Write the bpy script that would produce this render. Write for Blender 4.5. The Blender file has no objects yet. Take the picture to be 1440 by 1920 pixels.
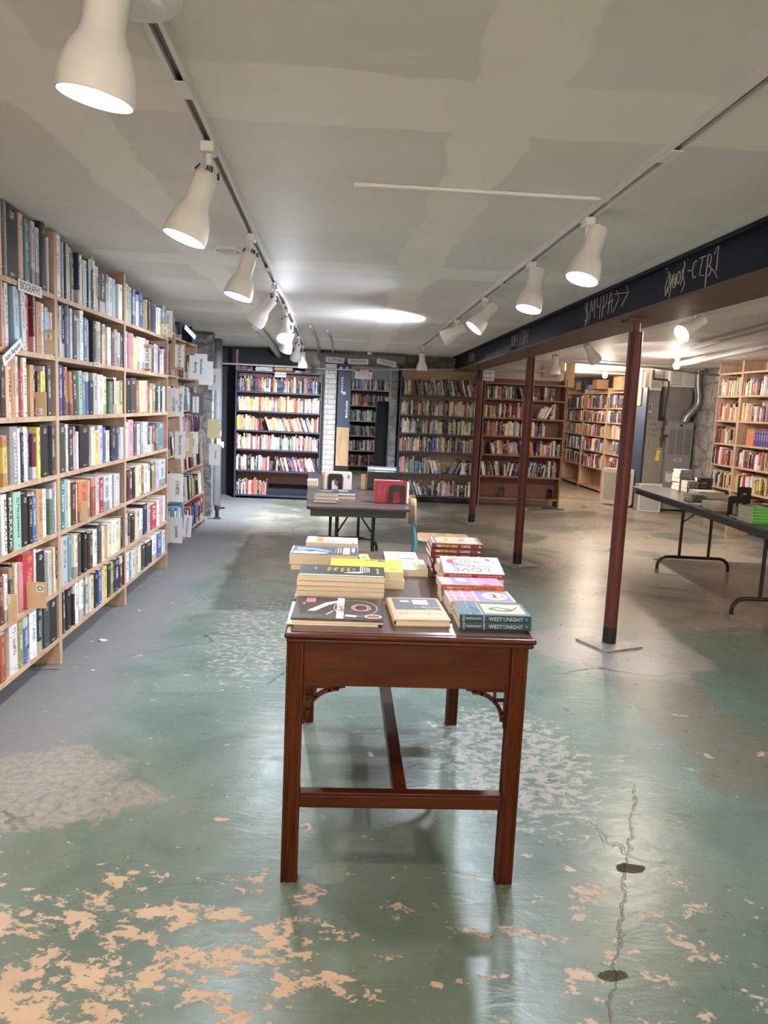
import bpy, bmesh, math, random
from mathutils import Matrix, Vector
R = math.radians
PI = math.pi
sc = bpy.context.scene
COL = sc.collection
rnd = random.Random(7)

# ---------------------------------------------------------------- camera
cam_data = bpy.data.cameras.new('camera')
cam = bpy.data.objects.new('camera', cam_data)
COL.objects.link(cam)
cam_data.sensor_fit = 'VERTICAL'
cam_data.sensor_height = 36.0
cam_data.lens = 36.0 * 1420.0 / 1920.0
cam_data.clip_start = 0.05
cam_data.clip_end = 100
CAM_R = Matrix(((0.99779, -0.03704, -0.05546), (-0.05013, 0.13926, -0.98899), (0.04436, 0.98956, 0.13709)))
cam.matrix_world = Matrix.Translation((0, 0, 1.42)) @ CAM_R.to_4x4()
sc.camera = cam

# ---------------------------------------------------------------- world, exposure
world = bpy.data.worlds.new('world')
sc.world = world
world.use_nodes = True
world.node_tree.nodes['Background'].inputs[0].default_value = (0.9, 0.93, 1.0, 1)
world.node_tree.nodes['Background'].inputs[1].default_value = 0.15
sc.view_settings.view_transform = 'Standard'
sc.view_settings.look = 'None'
sc.view_settings.gamma = 1
sc.view_settings.use_curve_mapping = False
sc.view_settings.exposure = 1.05
sc.cycles.max_bounces = 6
sc.cycles.diffuse_bounces = 4
sc.cycles.glossy_bounces = 3
sc.cycles.adaptive_threshold = 0.08
sc.cycles.adaptive_min_samples = 20
sc.cycles.sample_clamp_indirect = 6.0
WARM = (1.0, 0.84, 0.68)
MIDW = (1.0, 0.92, 0.86)
COOL = (0.77, 0.87, 1.0)
LAMP_W = 1.0           # scale of all track lamps
BULB_W = 20.0          # watts of one added, unseen bare bulb


# ---------------------------------------------------------------- node helpers
def new_mat(name):
    m = bpy.data.materials.new(name)
    m.use_nodes = True
    nt = m.node_tree
    b = nt.nodes['Principled BSDF']
    return m, nt, b


class NT:
    """small helper to wire nodes"""
    def __init__(self, nt):
        self.nt = nt

    def n(self, t, **kw):
        nd = self.nt.nodes.new(t)
        for k, v in kw.items():
            setattr(nd, k, v)
        return nd

    def link(self, a, b):
        self.nt.links.new(a, b)

    def val(self, sock, v):
        if hasattr(v, 'is_output') or isinstance(v, bpy.types.NodeSocket):
            self.link(v, sock)
        elif isinstance(v, (tuple, list)) and len(v) == 3 and sock.type == 'RGBA':
            sock.default_value = (*v, 1)
        else:
            sock.default_value = v

    def math(self, op, a, b=None, c=None, clamp=False):
        nd = self.n('ShaderNodeMath', operation=op, use_clamp=clamp)
        self.val(nd.inputs[0], a)
        if b is not None:
            self.val(nd.inputs[1], b)
        if c is not None:
            self.val(nd.inputs[2], c)
        return nd.outputs[0]

    def mix(self, f, a, b, blend='MIX'):
        nd = self.n('ShaderNodeMix', data_type='RGBA', blend_type=blend)
        self.val(nd.inputs[0], f)
        self.val(nd.inputs[6], a)
        self.val(nd.inputs[7], b)
        return nd.outputs[2]

    def coord(self, which='Object'):
        return self.n('ShaderNodeTexCoord').outputs[which]

    def mapping(self, vec, scale=(1, 1, 1), loc=(0, 0, 0), rot=(0, 0, 0)):
        nd = self.n('ShaderNodeMapping')
        self.link(vec, nd.inputs[0])
        nd.inputs[1].default_value = loc
        nd.inputs[2].default_value = rot
        nd.inputs[3].default_value = scale
        return nd.outputs[0]

    def noise(self, vec, scale, detail=4, rough=0.55, dist=0.0, out=0):
        nd = self.n('ShaderNodeTexNoise')
        self.link(vec, nd.inputs['Vector'])
        nd.inputs['Scale'].default_value = scale
        nd.inputs['Detail'].default_value = detail
        nd.inputs['Roughness'].default_value = rough
        nd.inputs['Distortion'].default_value = dist
        return nd.outputs[out]

    def ramp(self, f, lo, hi):
        """smooth step from 0 at lo to 1 at hi (lo may be larger than hi)"""
        nd = self.n('ShaderNodeMapRange', interpolation_type='SMOOTHSTEP')
        self.val(nd.inputs[0], f)
        nd.inputs[1].default_value = lo
        nd.inputs[2].default_value = hi
        if lo > hi:
            nd.inputs[1].default_value = hi
            nd.inputs[2].default_value = lo
            nd.inputs[3].default_value = 1
            nd.inputs[4].default_value = 0
        return nd.outputs[0]

    def xyz(self, vec):
        nd = self.n('ShaderNodeSeparateXYZ')
        self.link(vec, nd.inputs[0])
        return nd.outputs

    def bump(self, h, strength=0.3, dist=0.01):
        nd = self.n('ShaderNodeBump')
        nd.inputs['Strength'].default_value = strength
        nd.inputs['Distance'].default_value = dist
        self.link(h, nd.inputs['Height'])
        return nd.outputs[0]


def mat_plain(name, col, rough=0.5, metal=0.0, var=0.08, scale=30, bump=0.0, spec=0.5, coat=0.0):
    m, nt, b = new_mat(name)
    k = NT(nt)
    v = k.coord()
    nz = k.noise(v, scale, 3)
    c2 = tuple(max(0, c * (1 - 2 * var)) for c in col)
    c3 = tuple(min(1, c * (1 + var)) for c in col)
    k.link(k.mix(nz, c2, c3), b.inputs['Base Color'])
    b.inputs['Roughness'].default_value = rough
    b.inputs['Metallic'].default_value = metal
    b.inputs['Specular IOR Level'].default_value = spec
    b.inputs['Coat Weight'].default_value = coat
    if bump:
        k.link(k.bump(nz, bump, 0.004), b.inputs['Normal'])
    return m


def mat_wood(name, c1, c2, rough=0.45, axis='Z', scale=9, coat=0.0, knots=False):
    m, nt, b = new_mat(name)
    k = NT(nt)
    v = k.coord()
    s = {'X': (0.12, 1, 1), 'Y': (1, 0.12, 1), 'Z': (1, 1, 0.12)}[axis]
    mv = k.mapping(v, s)
    g = k.noise(mv, scale * 4, 6, 0.65, 0.6)
    g2 = k.noise(mv, scale, 3, 0.5, 1.5)
    f = k.math('ADD', k.math('MULTIPLY', g, 0.6), k.math('MULTIPLY', g2, 0.5))
    f = k.ramp(f, 0.35, 0.75)
    c = k.mix(f, c1, c2)
    dirt = k.ramp(k.noise(v, 3.0, 5, 0.7), 0.62, 0.8)
    c = k.mix(k.math('MULTIPLY', dirt, 0.35), c, tuple(x * 0.45 for x in c1))
    k.link(c, b.inputs['Base Color'])
    b.inputs['Roughness'].default_value = rough
    b.inputs['Coat Weight'].default_value = coat
    b.inputs['Specular IOR Level'].default_value = 0.13
    b.inputs['Coat Roughness'].default_value = 0.25
    k.link(k.bump(g, 0.08, 0.003), b.inputs['Normal'])
    return m


M = {}
M['pine'] = mat_wood('pine_shelf_wood', (0.38, 0.245, 0.16), (0.56, 0.40, 0.28), 0.5, 'Y', 6)
M['pine_x'] = mat_wood('pine_plank_wood', (0.45, 0.28, 0.14), (0.66, 0.45, 0.26), 0.5, 'Z', 6)
M['pine_up'] = mat_wood('pine_upright_wood', (0.38, 0.245, 0.16), (0.56, 0.40, 0.28), 0.5, 'Z', 6)
M['fibre'] = mat_plain('brown_fibreboard', (0.23, 0.12, 0.07), 0.7, 0, 0.06, 60)
M['brownwood'] = mat_wood('brown_shelf_wood', (0.20, 0.10, 0.05), (0.36, 0.20, 0.11), 0.5, 'X', 6)
M['redback'] = mat_plain('reddish_brown_backboard', (0.20, 0.085, 0.06), 0.6, 0, 0.08, 10)
M['tanback'] = mat_plain('tan_backboard', (0.50, 0.36, 0.24), 0.7, 0, 0.08, 10)
M['bluewood'] = mat_plain('dark_blue_painted_wood', (0.035, 0.045, 0.085), 0.5, 0, 0.15, 12)
M['bluepanel'] = mat_plain('navy_painted_panel', (0.028, 0.052, 0.11), 0.6, 0, 0.12, 5)
M['mahog'] = mat_wood('mahogany_varnish', (0.032, 0.007, 0.0016), (0.092, 0.022, 0.0045), 0.34, 'Z', 8, 0.06)
M['mahog_x'] = mat_wood('mahogany_varnish_rail', (0.043, 0.009, 0.002), (0.092, 0.022, 0.0045), 0.32, 'X', 8, 0.06)
M['leather'] = mat_plain('worn_dark_table_surface', (0.085, 0.045, 0.038), 0.28, 0, 0.2, 6)
M['lam'] = mat_plain('dark_brown_laminate', (0.085, 0.058, 0.055), 0.32, 0, 0.15, 8)
M['lam_edge'] = mat_plain('dark_brown_edge', (0.035, 0.024, 0.022), 0.45, 0, 0.1, 20)
M['legmetal'] = mat_plain('dark_brown_steel', (0.028, 0.020, 0.018), 0.35, 0.3, 0.1, 40)
M['footcap'] = mat_plain('grey_foot_cap', (0.28, 0.26, 0.24), 0.6)
M['white'] = mat_plain('white_enamel', (0.78, 0.76, 0.74), 0.38, 0, 0.03, 8)
M['trackgroove'] = mat_plain('grey_track_groove', (0.16, 0.155, 0.155), 0.4, 0.4)
M['black'] = mat_plain('black_steel', (0.012, 0.012, 0.014), 0.38, 0.2, 0.1, 30)
M['blackcloth'] = mat_plain('black_cloth', (0.006, 0.006, 0.007), 0.9, 0, 0.2, 20)
M['beam'] = mat_plain('dark_blue_black_beam_paint', (0.014, 0.017, 0.030), 0.5, 0.0, 0.25, 5, 0.2, 0.12)
M['beamrust'] = mat_plain('rusty_beam_underside', (0.16, 0.085, 0.055), 0.6, 0.1, 0.3, 6)
M['post'] = mat_plain('oxide_red_post_paint', (0.125, 0.032, 0.027), 0.42, 0.0, 0.2, 9, 0.1, 0.3)
M['plate'] = mat_plain('worn_steel_plate', (0.42, 0.39, 0.35), 0.4, 0.3, 0.3, 14)
M['chalk'] = mat_plain('white_chalk', (0.62, 0.62, 0.60), 0.9)
M['teal'] = mat_plain('turquoise_chair_paint', (0.10, 0.36, 0.44), 0.35, 0.1)
M['ply'] = mat_wood('bent_plywood', (0.48, 0.30, 0.16), (0.66, 0.46, 0.29), 0.35, 'Y', 7, 0.2)
M['page'] = mat_plain('book_page_edges', (0.74, 0.64, 0.49), 0.8, 0, 0.10, 220)
M['page_w'] = mat_plain('white_page_edges', (0.82, 0.79, 0.73), 0.8, 0, 0.06, 220)
M['tan'] = mat_plain('tan_card', (0.60, 0.45, 0.27), 0.7, 0, 0.04, 20)
M['olive'] = mat_plain('olive_yellow_card', (0.62, 0.57, 0.28), 0.7, 0, 0.04, 20)
M['paper'] = mat_plain('white_paper', (0.72, 0.71, 0.71), 0.7, 0, 0.03, 20, spec=0.15)
M['paper_b'] = mat_plain('pale_grey_card', (0.66, 0.66, 0.70), 0.7, 0, 0.03, 20)
M['ink'] = mat_plain('black_ink', (0.015, 0.015, 0.018), 0.6)
M['ink_w'] = mat_plain('white_ink', (0.74, 0.72, 0.69), 0.55, spec=0.15)
M['ink_y'] = mat_plain('yellow_ink', (0.72, 0.58, 0.10), 0.55, spec=0.15)
M['ink_r'] = mat_plain('red_ink', (0.42, 0.035, 0.05), 0.55, spec=0.15)
M['ink_g'] = mat_plain('grey_ink', (0.13, 0.13, 0.145), 0.55, spec=0.15)
M['ink_o'] = mat_plain('orange_ink', (0.70, 0.20, 0.06), 0.55, spec=0.15)
M['ink_pk'] = mat_plain('pink_ink', (0.58, 0.19, 0.27), 0.55, spec=0.15)
M['ink_lv'] = mat_plain('lavender_ink', (0.26, 0.18, 0.42), 0.55, spec=0.15)
M['ink_sky'] = mat_plain('sky_ink', (0.20, 0.30, 0.46), 0.55, spec=0.15)
M['ink_cream'] = mat_plain('cream_ink', (0.58, 0.47, 0.31), 0.55, spec=0.15)
M['brass_y'] = mat_plain('yellow_tag_paper', (0.80, 0.72, 0.10), 0.6)
M['duct'] = mat_plain('galvanised_duct', (0.36, 0.36, 0.37), 0.35, 0.75, 0.15, 5)
M['furn'] = mat_plain('grey_furnace_enamel', (0.30, 0.29, 0.295), 0.45, 0.1, 0.06, 6)
M['furn2'] = mat_plain('olive_grey_sheet_metal', (0.33, 0.315, 0.27), 0.45, 0.1, 0.10, 4)
M['pipe_g'] = mat_plain('painted_grey_pipe', (0.42, 0.41, 0.41), 0.5, 0.1, 0.12, 10)
M['pipe_d'] = mat_plain('dark_grey_pipe', (0.13, 0.13, 0.135), 0.6, 0.1, 0.2, 8)
M['pvc'] = mat_plain('off_white_plastic_pipe', (0.68, 0.64, 0.56), 0.4)
M['rust'] = mat_plain('rusty_iron', (0.10, 0.075, 0.06), 0.6, 0.4, 0.25, 20)
M['fanwhite'] = mat_plain('yellowed_white_plastic', (0.66, 0.62, 0.54), 0.5)
M['dark'] = mat_plain('dark_void_wall', (0.035, 0.035, 0.038), 0.9, 0, 0.2, 4)  # darkness of the unlit void put into the wall colour
M['louver'] = mat_plain('dark_louver_gap', (0.06, 0.06, 0.06), 0.7)
M['carton'] = mat_plain('brown_cardboard', (0.48, 0.31, 0.18), 0.8, 0, 0.06, 12)
M['stonegrey'] = mat_plain('grey_weathered_timber', (0.21, 0.19, 0.18), 0.8, 0, 0.25, 7, 0.4)


def mat_emit(name, col, s):
    m, nt, b = new_mat(name)
    b.inputs['Base Color'].default_value = (0.8, 0.8, 0.8, 1)
    b.inputs['Emission Color'].default_value = (*col, 1)
    b.inputs['Emission Strength'].default_value = s
    return m


M['glow_warm'] = mat_emit('lit_warm_bulb', WARM, 9)
M['glow_mid'] = mat_emit('lit_neutral_bulb', (1, 0.93, 0.85), 9)
M['glow_cool'] = mat_emit('lit_cool_bulb', (0.9, 0.95, 1.0), 9)
M['bulb_off'] = mat_plain('unlit_frosted_bulb', (0.55, 0.55, 0.56), 0.3)


# books: cover colour, ink colour and a style number are stored on the faces
def mat_print():
    m, nt, b = new_mat('printed_book_cover')
    k = NT(nt)
    col = k.n('ShaderNodeAttribute', attribute_name='col').outputs['Color']
    ink = k.n('ShaderNodeAttribute', attribute_name='ink').outputs['Color']
    sty = k.n('ShaderNodeAttribute', attribute_name='sty').outputs['Fac']
    uv = k.n('ShaderNodeUVMap', uv_map='UVMap').outputs[0]
    x, y, z = k.xyz(uv)
    frac = lambda mul: k.math('FRACT', k.math('MULTIPLY', sty, mul))
    band = lambda v, lo, hi: k.math('MULTIPLY', k.math('GREATER_THAN', v, lo), k.math('LESS_THAN', v, hi))
    spine = k.math('LESS_THAN', x, 1.5)
    comb = k.n('ShaderNodeCombineXYZ')
    k.link(k.math('ADD', k.math('MULTIPLY', x, 3.2), k.math('MULTIPLY', sty, 91.0)), comb.inputs[0])
    k.link(k.math('MULTIPLY', y, 80.0), comb.inputs[1])
    k.link(k.math('MULTIPLY', sty, 23.0), comb.inputs[2])
    gl = k.math('GREATER_THAN', k.noise(comb.outputs[0], 1.0, 1.0, 0.5), 0.5)
    tb = k.math('MULTIPLY', band(y, 0.36, 0.72), band(x, 0.30, 0.70))
    ab = k.math('MULTIPLY', band(y, 0.82, 0.93), band(x, 0.3, 0.7))
    pb = k.math('MULTIPLY', band(y, 0.04, 0.08), band(x, 0.3, 0.7))
    tb = k.math('MULTIPLY', tb, k.math('GREATER_THAN', frac(3.7), 0.15))
    txt = k.math('MULTIPLY', k.math('MAXIMUM', tb, k.math('MAXIMUM', ab, pb)), gl)
    txt = k.math('MULTIPLY', txt, spine)
    # colour blocks that wrap round the spine
    blk = k.math('MULTIPLY', k.math('LESS_THAN', y, 0.27), k.math('GREATER_THAN', frac(7.3), 0.80))
    blk2 = k.math('MULTIPLY', k.math('GREATER_THAN', y, 0.78), k.math('GREATER_THAN', frac(11.9), 0.84))
    ln = k.math('MULTIPLY', k.math('MAXIMUM', band(y, 0.765, 0.775), band(y, 0.125, 0.135)), k.math('GREATER_THAN', frac(5.1), 0.55))
    blk = k.math('MULTIPLY', k.math('MAXIMUM', k.math('MAXIMUM', blk, blk2), ln), 0.85)
    pic = k.math('MULTIPLY', k.math('MULTIPLY', band(x, 2.2, 2.85), band(y, 0.25, 0.72)), k.math('GREATER_THAN', frac(13.3), 0.55))
    pn = k.noise(k.mapping(uv, (3, 5, 1)), 1.5, 4)
    pic = k.math('MULTIPLY', k.math('MULTIPLY', pic, pn), 0.8)
    other = k.mix(0.5, ink, col)
    c = k.mix(blk, col, k.mix(0.35, ink, col))
    c = k.mix(pic, c, other)
    c = k.mix(k.math('MULTIPLY', txt, 0.85), c, ink)
    wear = k.noise(k.coord(), 22, 4, 0.6)
    c = k.mix(k.math('MULTIPLY', wear, 0.16), c, (0.30, 0.27, 0.24))
    k.link(c, b.inputs['Base Color'])
    b.inputs['Roughness'].default_value = 0.5
    b.inputs['Specular IOR Level'].default_value = 0.16
    return m


M['print'] = mat_print()


# ---------------------------------------------------------------- floor, ceiling and wall materials
def mat_floor():
    m, nt, b = new_mat('worn_green_painted_concrete')
    k = NT(nt)
    v = k.coord()
    x, y, z = k.xyz(v)
    big = k.noise(v, 0.55, 4, 0.6)
    mid = k.noise(v, 2.2, 5, 0.6, 0.4)
    fine = k.noise(v, 14, 6, 0.65)
    green = k.mix(k.ramp(mid, 0.35, 0.7), (0.112, 0.160, 0.135), (0.160, 0.210, 0.188))
    green = k.mix(k.math('MULTIPLY', k.ramp(big, 0.45, 0.65), 0.7), green, (0.16, 0.185, 0.135))
    green = k.mix(k.math('MULTIPLY', k.ramp(k.noise(v, 34, 6, 0.7), 0.5, 0.75), 0.22), green, (0.30, 0.31, 0.28))
    green = k.mix(k.math('MULTIPLY', k.ramp(k.noise(v, 5, 6, 0.65, 0.5), 0.52, 0.7), 0.5), green, (0.085, 0.125, 0.10))
    # the back of the room has lost most of its paint
    wob = k.math('ADD', y, k.math('MULTIPLY', k.math('SUBTRACT', k.noise(v, 0.8, 4), 0.5), 5.0))
    brown = k.mix(fine, (0.25, 0.22, 0.17), (0.42, 0.37, 0.29))
    tealold = k.mix(mid, (0.125, 0.14, 0.11), (0.215, 0.215, 0.17))
    back = k.mix(k.ramp(k.noise(v, 1.1, 8, 0.68, 0.6), 0.46, 0.56), tealold, brown)
    c = k.mix(k.ramp(wob, 4.6, 7.2), green, back)
    # pale trampled concrete on the right
    wr = k.math('MULTIPLY', k.ramp(k.math('ADD', x, k.math('MULTIPLY', k.noise(v, 0.9, 3), 1.6)), 2.4, 3.0), k.ramp(y, 4.3, 5.4))
    wrn = k.ramp(k.noise(v, 0.9, 8, 0.66, 0.8), 0.45, 0.53)
    c = k.mix(k.math('MULTIPLY', wr, wrn), c, (0.34, 0.285, 0.22))
    # grey dust along the foot of the left bookcases
    dx = k.math('ADD', x, k.math('MULTIPLY', k.math('SUBTRACT', k.noise(v, 1.7, 4), 0.5), 0.7))
    c = k.mix(k.math('MULTIPLY', k.ramp(dx, -0.88, -1.22), 0.92), c, k.mix(fine, (0.155, 0.155, 0.158), (0.225, 0.22, 0.22)))
    # bare repair band beside the near post
    t = k.math('ADD', x, k.math('MULTIPLY', k.math('SUBTRACT', mid, 0.5), 0.45))
    bandm = k.math('MULTIPLY', k.math('MULTIPLY', k.ramp(t, 1.50, 1.52), k.ramp(t, 1.95, 1.93)), k.math('MULTIPLY', k.ramp(y, 2.55, 2.75), k.ramp(y, 4.4, 4.1)))
    deep = k.math('MULTIPLY', k.ramp(t, 1.93, 1.96), k.math('MULTIPLY', k.ramp(y, 2.2, 2.6), k.ramp(y, 4.9, 4.2)))
    c = k.mix(k.math('MULTIPLY', deep, 0.6), c, (0.085, 0.145, 0.115))
    c = k.mix(k.math('MULTIPLY', bandm, 0.85), c, k.mix(fine, (0.115, 0.115, 0.09), (0.17, 0.16, 0.125)))
    pd = k.math('SQRT', k.math('ADD', k.math('POWER', k.math('SUBTRACT', x, 1.72), 2.0), k.math('POWER', k.math('SUBTRACT', y, 4.45), 2.0)))
    pd = k.math('ADD', pd, k.math('MULTIPLY', k.math('SUBTRACT', mid, 0.5), 0.5))
    c = k.mix(k.ramp(pd, 0.55, 0.45), c, k.mix(fine, (0.20, 0.185, 0.175), (0.31, 0.285, 0.265)))
    # flaked-off paint: ragged peach patches, dense in the near left, sparse elsewhere
    vs = k.mapping(v, (1.0, 1.35, 1), rot=(0, 0, 0.45))
    ch = k.math('ADD', k.math('MULTIPLY', k.noise(vs, 7.0, 10, 0.68, 0.3), 0.62), k.math('MULTIPLY', k.noise(vs, 24.0, 8, 0.7, 0.2), 0.38))
    reg = k.math('MULTIPLY', k.ramp(k.math('ADD', x, k.math('MULTIPLY', k.noise(v, 1.2, 3), 0.6)), 0.55, 0.1), k.ramp(k.math('ADD', y, k.math('MULTIPLY', k.noise(v, 1.1, 3), 0.9)), 2.95, 2.2))
    reg2 = k.math('MULTIPLY', k.ramp(k.math('ABSOLUTE', k.math('SUBTRACT', x, 0.75)), 0.7, 0.2), k.ramp(y, 2.5, 1.9))
    dens = k.math('ADD', k.math('MULTIPLY', reg, 0.095), k.math('MULTIPLY', reg2, 0.05))
    dens = k.math('ADD', dens, k.math('MULTIPLY', k.math('SUBTRACT', k.noise(v, 1.5, 3), 0.5), 0.10))
    chm = k.ramp(k.math('ADD', ch, dens), 0.602, 0.615)
    peach = k.mix(k.noise(v, 9, 5), (0.40, 0.29, 0.205), (0.56, 0.43, 0.32))
    c = k.mix(chm, c, peach)
    # scuffed pale area right of the desk and left of it
    sx = k.math('ADD', k.math('POWER', k.math('MULTIPLY', k.math('SUBTRACT', x, 0.74), 2.3), 2.0), k.math('POWER', k.math('MULTIPLY', k.math('SUBTRACT', y, 2.95), 1.35), 2.0))
    sx2 = k.math('ADD', k.math('POWER', k.math('MULTIPLY', k.math('ADD', x, 0.48), 2.3), 2.0), k.math('POWER', k.math('MULTIPLY', k.math('SUBTRACT', y, 4.6), 0.8), 2.0))
    sm = k.math('MAXIMUM', k.ramp(sx, 1.0, 0.2), k.math('MULTIPLY', k.ramp(sx2, 1.0, 0.2), 0.8))
    sn = k.noise(k.mapping(v, (1, 1.3, 1)), 20, 8, 0.7)
    scm = k.ramp(k.math('ADD', sn, k.math('MULTIPLY', sm, 0.17)), 0.64, 0.685)
    c = k.mix(k.math('MULTIPLY', scm, 0.8), c, (0.38, 0.335, 0.285))
    # crumbled grey patch by the nearest bookcase
    gx = k.math('ADD', k.math('POWER', k.math('MULTIPLY', k.math('ADD', x, 1.1), 2.2), 2.0), k.math('POWER', k.math('MULTIPLY', k.math('SUBTRACT', y, 2.62), 3.2), 2.0))
    gm = k.math('MULTIPLY', k.ramp(k.math('ADD', gx, k.math('MULTIPLY', k.math('SUBTRACT', k.noise(v, 3.2, 7, 0.68), 0.5), 4.5)), 1.1, 0.7), k.ramp(k.noise(v, 26, 8, 0.7), 0.36, 0.52))
    c = k.mix(k.math('MULTIPLY', gm, 0.85), c, k.mix(k.noise(v, 40, 4), (0.13, 0.12, 0.105), (0.42, 0.38, 0.33)))
    # long crack in front of the desk with two broken-out holes
    cx_ = k.math('ADD', k.math('ADD', 0.74 - 0.44 * 1.73, k.math('MULTIPLY', y, 0.44)), k.math('MULTIPLY', k.math('SUBTRACT', k.noise(v, 4.0, 6, 0.65), 0.5), 0.16))
    cl = k.math('MULTIPLY', k.ramp(k.math('ABSOLUTE', k.math('SUBTRACT', x, cx_)), 0.006, 0.002), k.math('MULTIPLY', k.ramp(y, 1.5, 1.6), k.ramp(y, 2.8, 2.6)))
    hole = None
    for (hx, hy, rx, ry) in ((0.74, 1.73, 0.040, 0.020), (0.96, 2.19, 0.050, 0.026)):
        q = k.math('ADD', k.math('POWER', k.math('DIVIDE', k.math('SUBTRACT', x, hx), rx), 2.0), k.math('POWER', k.math('DIVIDE', k.math('SUBTRACT', y, hy), ry), 2.0))
        q = k.math('ADD', q, k.math('MULTIPLY', k.math('SUBTRACT', k.noise(v, 22, 5), 0.5), 3.0))
        h_ = k.ramp(q, 1.0, 0.7)
        hole = h_ if hole is None else k.math('MAXIMUM', hole, h_)
    c = k.mix(k.math('MULTIPLY', cl, 0.8), c, (0.10, 0.075, 0.055))
    c = k.mix(k.math('MULTIPLY', hole, 0.85), c, (0.06, 0.045, 0.035))
    # cracks
    vw = k.n('ShaderNodeVectorMath', operation='ADD')
    k.link(v, vw.inputs[0])
    wn = k.n('ShaderNodeTexNoise')
    k.link(v, wn.inputs['Vector'])
    wn.inputs['Scale'].default_value = 1.8
    wn.inputs['Detail'].default_value = 6
    sc_ = k.n('ShaderNodeVectorMath', operation='SCALE')
    k.link(wn.outputs['Color'], sc_.inputs[0])
    sc_.inputs['Scale'].default_value = 0.7
    k.link(sc_.outputs[0], vw.inputs[1])
    vo = k.n('ShaderNodeTexVoronoi', feature='DISTANCE_TO_EDGE')
    k.link(vw.outputs[0], vo.inputs['Vector'])
    vo.inputs['Scale'].default_value = 0.62
    crk = k.math('MULTIPLY', k.ramp(vo.outputs[0], 0.0055, 0.0015), k.ramp(k.noise(v, 0.9, 2), 0.47, 0.6))
    c = k.mix(k.math('MULTIPLY', crk, 0.75), c, (0.07, 0.06, 0.05))
    # crumbs and paint flecks
    vf = k.n('ShaderNodeTexVoronoi')
    k.link(v, vf.inputs['Vector'])
    vf.inputs['Scale'].default_value = 16
    fl = k.math('MULTIPLY', k.ramp(vf.outputs['Distance'], 0.075, 0.05), k.ramp(k.noise(v, 6, 2), 0.55, 0.62))
    c = k.mix(k.math('MULTIPLY', fl, 0.8), c, (0.62, 0.60, 0.56))
    k.link(c, b.inputs['Base Color'])
    rg = k.math('ADD', 0.20, k.math('MULTIPLY', fine, 0.20))
    rg = k.math('ADD', rg, k.math('MULTIPLY', k.math('MAXIMUM', chm, k.ramp(dx, -0.78, -1.12)), 0.3))
    rg = k.math('ADD', rg, k.math('MULTIPLY', hole, 0.6))
    k.link(rg, b.inputs['Roughness'])
    k.link(k.math('MULTIPLY', k.math('SUBTRACT', 1.0, hole), 0.40), b.inputs['Specular IOR Level'])
    trow = k.noise(k.mapping(v, (1.0, 2.6, 1), rot=(0, 0, 0.5)), 5, 5, 0.6, 0.8)
    h = k.math('ADD', k.math('MULTIPLY', fine, 0.35), k.math('MULTIPLY', trow, 0.9))
    h = k.math('SUBTRACT', h, k.math('MULTIPLY', k.math('MAXIMUM', crk, cl), 0.8))
    h = k.math('SUBTRACT', h, k.math('MULTIPLY', chm, 0.15))
    k.link(k.bump(h, 0.35, 0.008), b.inputs['Normal'])
    return m


def mat_ceiling():
    m, nt, b = new_mat('taped_drywall_ceiling')
    k = NT(nt)
    v = k.coord()
    x, y, z = k.xyz(v)
    n1 = k.math('SUBTRACT', k.noise(v, 2.2, 5, 0.6), 0.5)
    n2 = k.math('SUBTRACT', k.noise(v, 1.1, 3, 0.6), 0.5)
    xs = k.math('ADD', k.math('ADD', x, k.math('MULTIPLY', n1, 0.10)), k.math('MULTIPLY', n2, 0.12))
    ys = k.math('ADD', k.math('ADD', y, k.math('MULTIPLY', n1, 0.09)), k.math('MULTIPLY', n2, 0.12))
    dxb = k.math('ABSOLUTE', k.math('SUBTRACT', k.math('FLOORED_MODULO', k.math('ADD', xs, -0.39 + 0.61 + 12.2), 1.22), 0.61))
    dyb = k.math('ABSOLUTE', k.math('SUBTRACT', k.math('FLOORED_MODULO', k.math('ADD', ys, -2.12 + 1.22 + 24.4), 2.44), 1.22))
    bx = k.ramp(dxb, 0.125, 0.105)
    by = k.ramp(dyb, 0.185, 0.165)
    bm = k.math('MAXIMUM', bx, by)
    dry = k.mix(k.ramp(k.noise(v, 1.3, 4), 0.4, 0.65), (0.73, 0.69, 0.65), (0.78, 0.75, 0.72))
    mud = k.mix(k.noise(v, 1.7, 3), (0.87, 0.82, 0.735), (0.88, 0.85, 0.80))
    c = k.mix(k.math('MULTIPLY', bm, 0.9), dry, mud)
    # wiped-on smears of joint compound
    sm = k.noise(k.mapping(v, (1.2, 4.0, 1), rot=(0, 0, 0.1)), 1.3, 3, 0.5)
    c = k.mix(k.math('MULTIPLY', k.ramp(sm, 0.66, 0.69), 0.45), c, (0.80, 0.78, 0.74))
    sm2 = k.noise(k.mapping(v, (0.8, 1.0, 1)), 0.75, 5, 0.5)
    c = k.mix(k.math('MULTIPLY', k.ramp(sm2, 0.58, 0.60), 0.35), c, (0.76, 0.74, 0.71))
    k.link(c, b.inputs['Base Color'])
    b.inputs['Roughness'].default_value = 0.55
    b.inputs['Specular IOR Level'].default_value = 0.2
    h = k.math('ADD', k.math('MULTIPLY', bm, 0.3), k.math('MULTIPLY', k.noise(v, 3, 5), 0.7))
    k.link(k.bump(h, 0.25, 0.006), b.inputs['Normal'])
    return m


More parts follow.
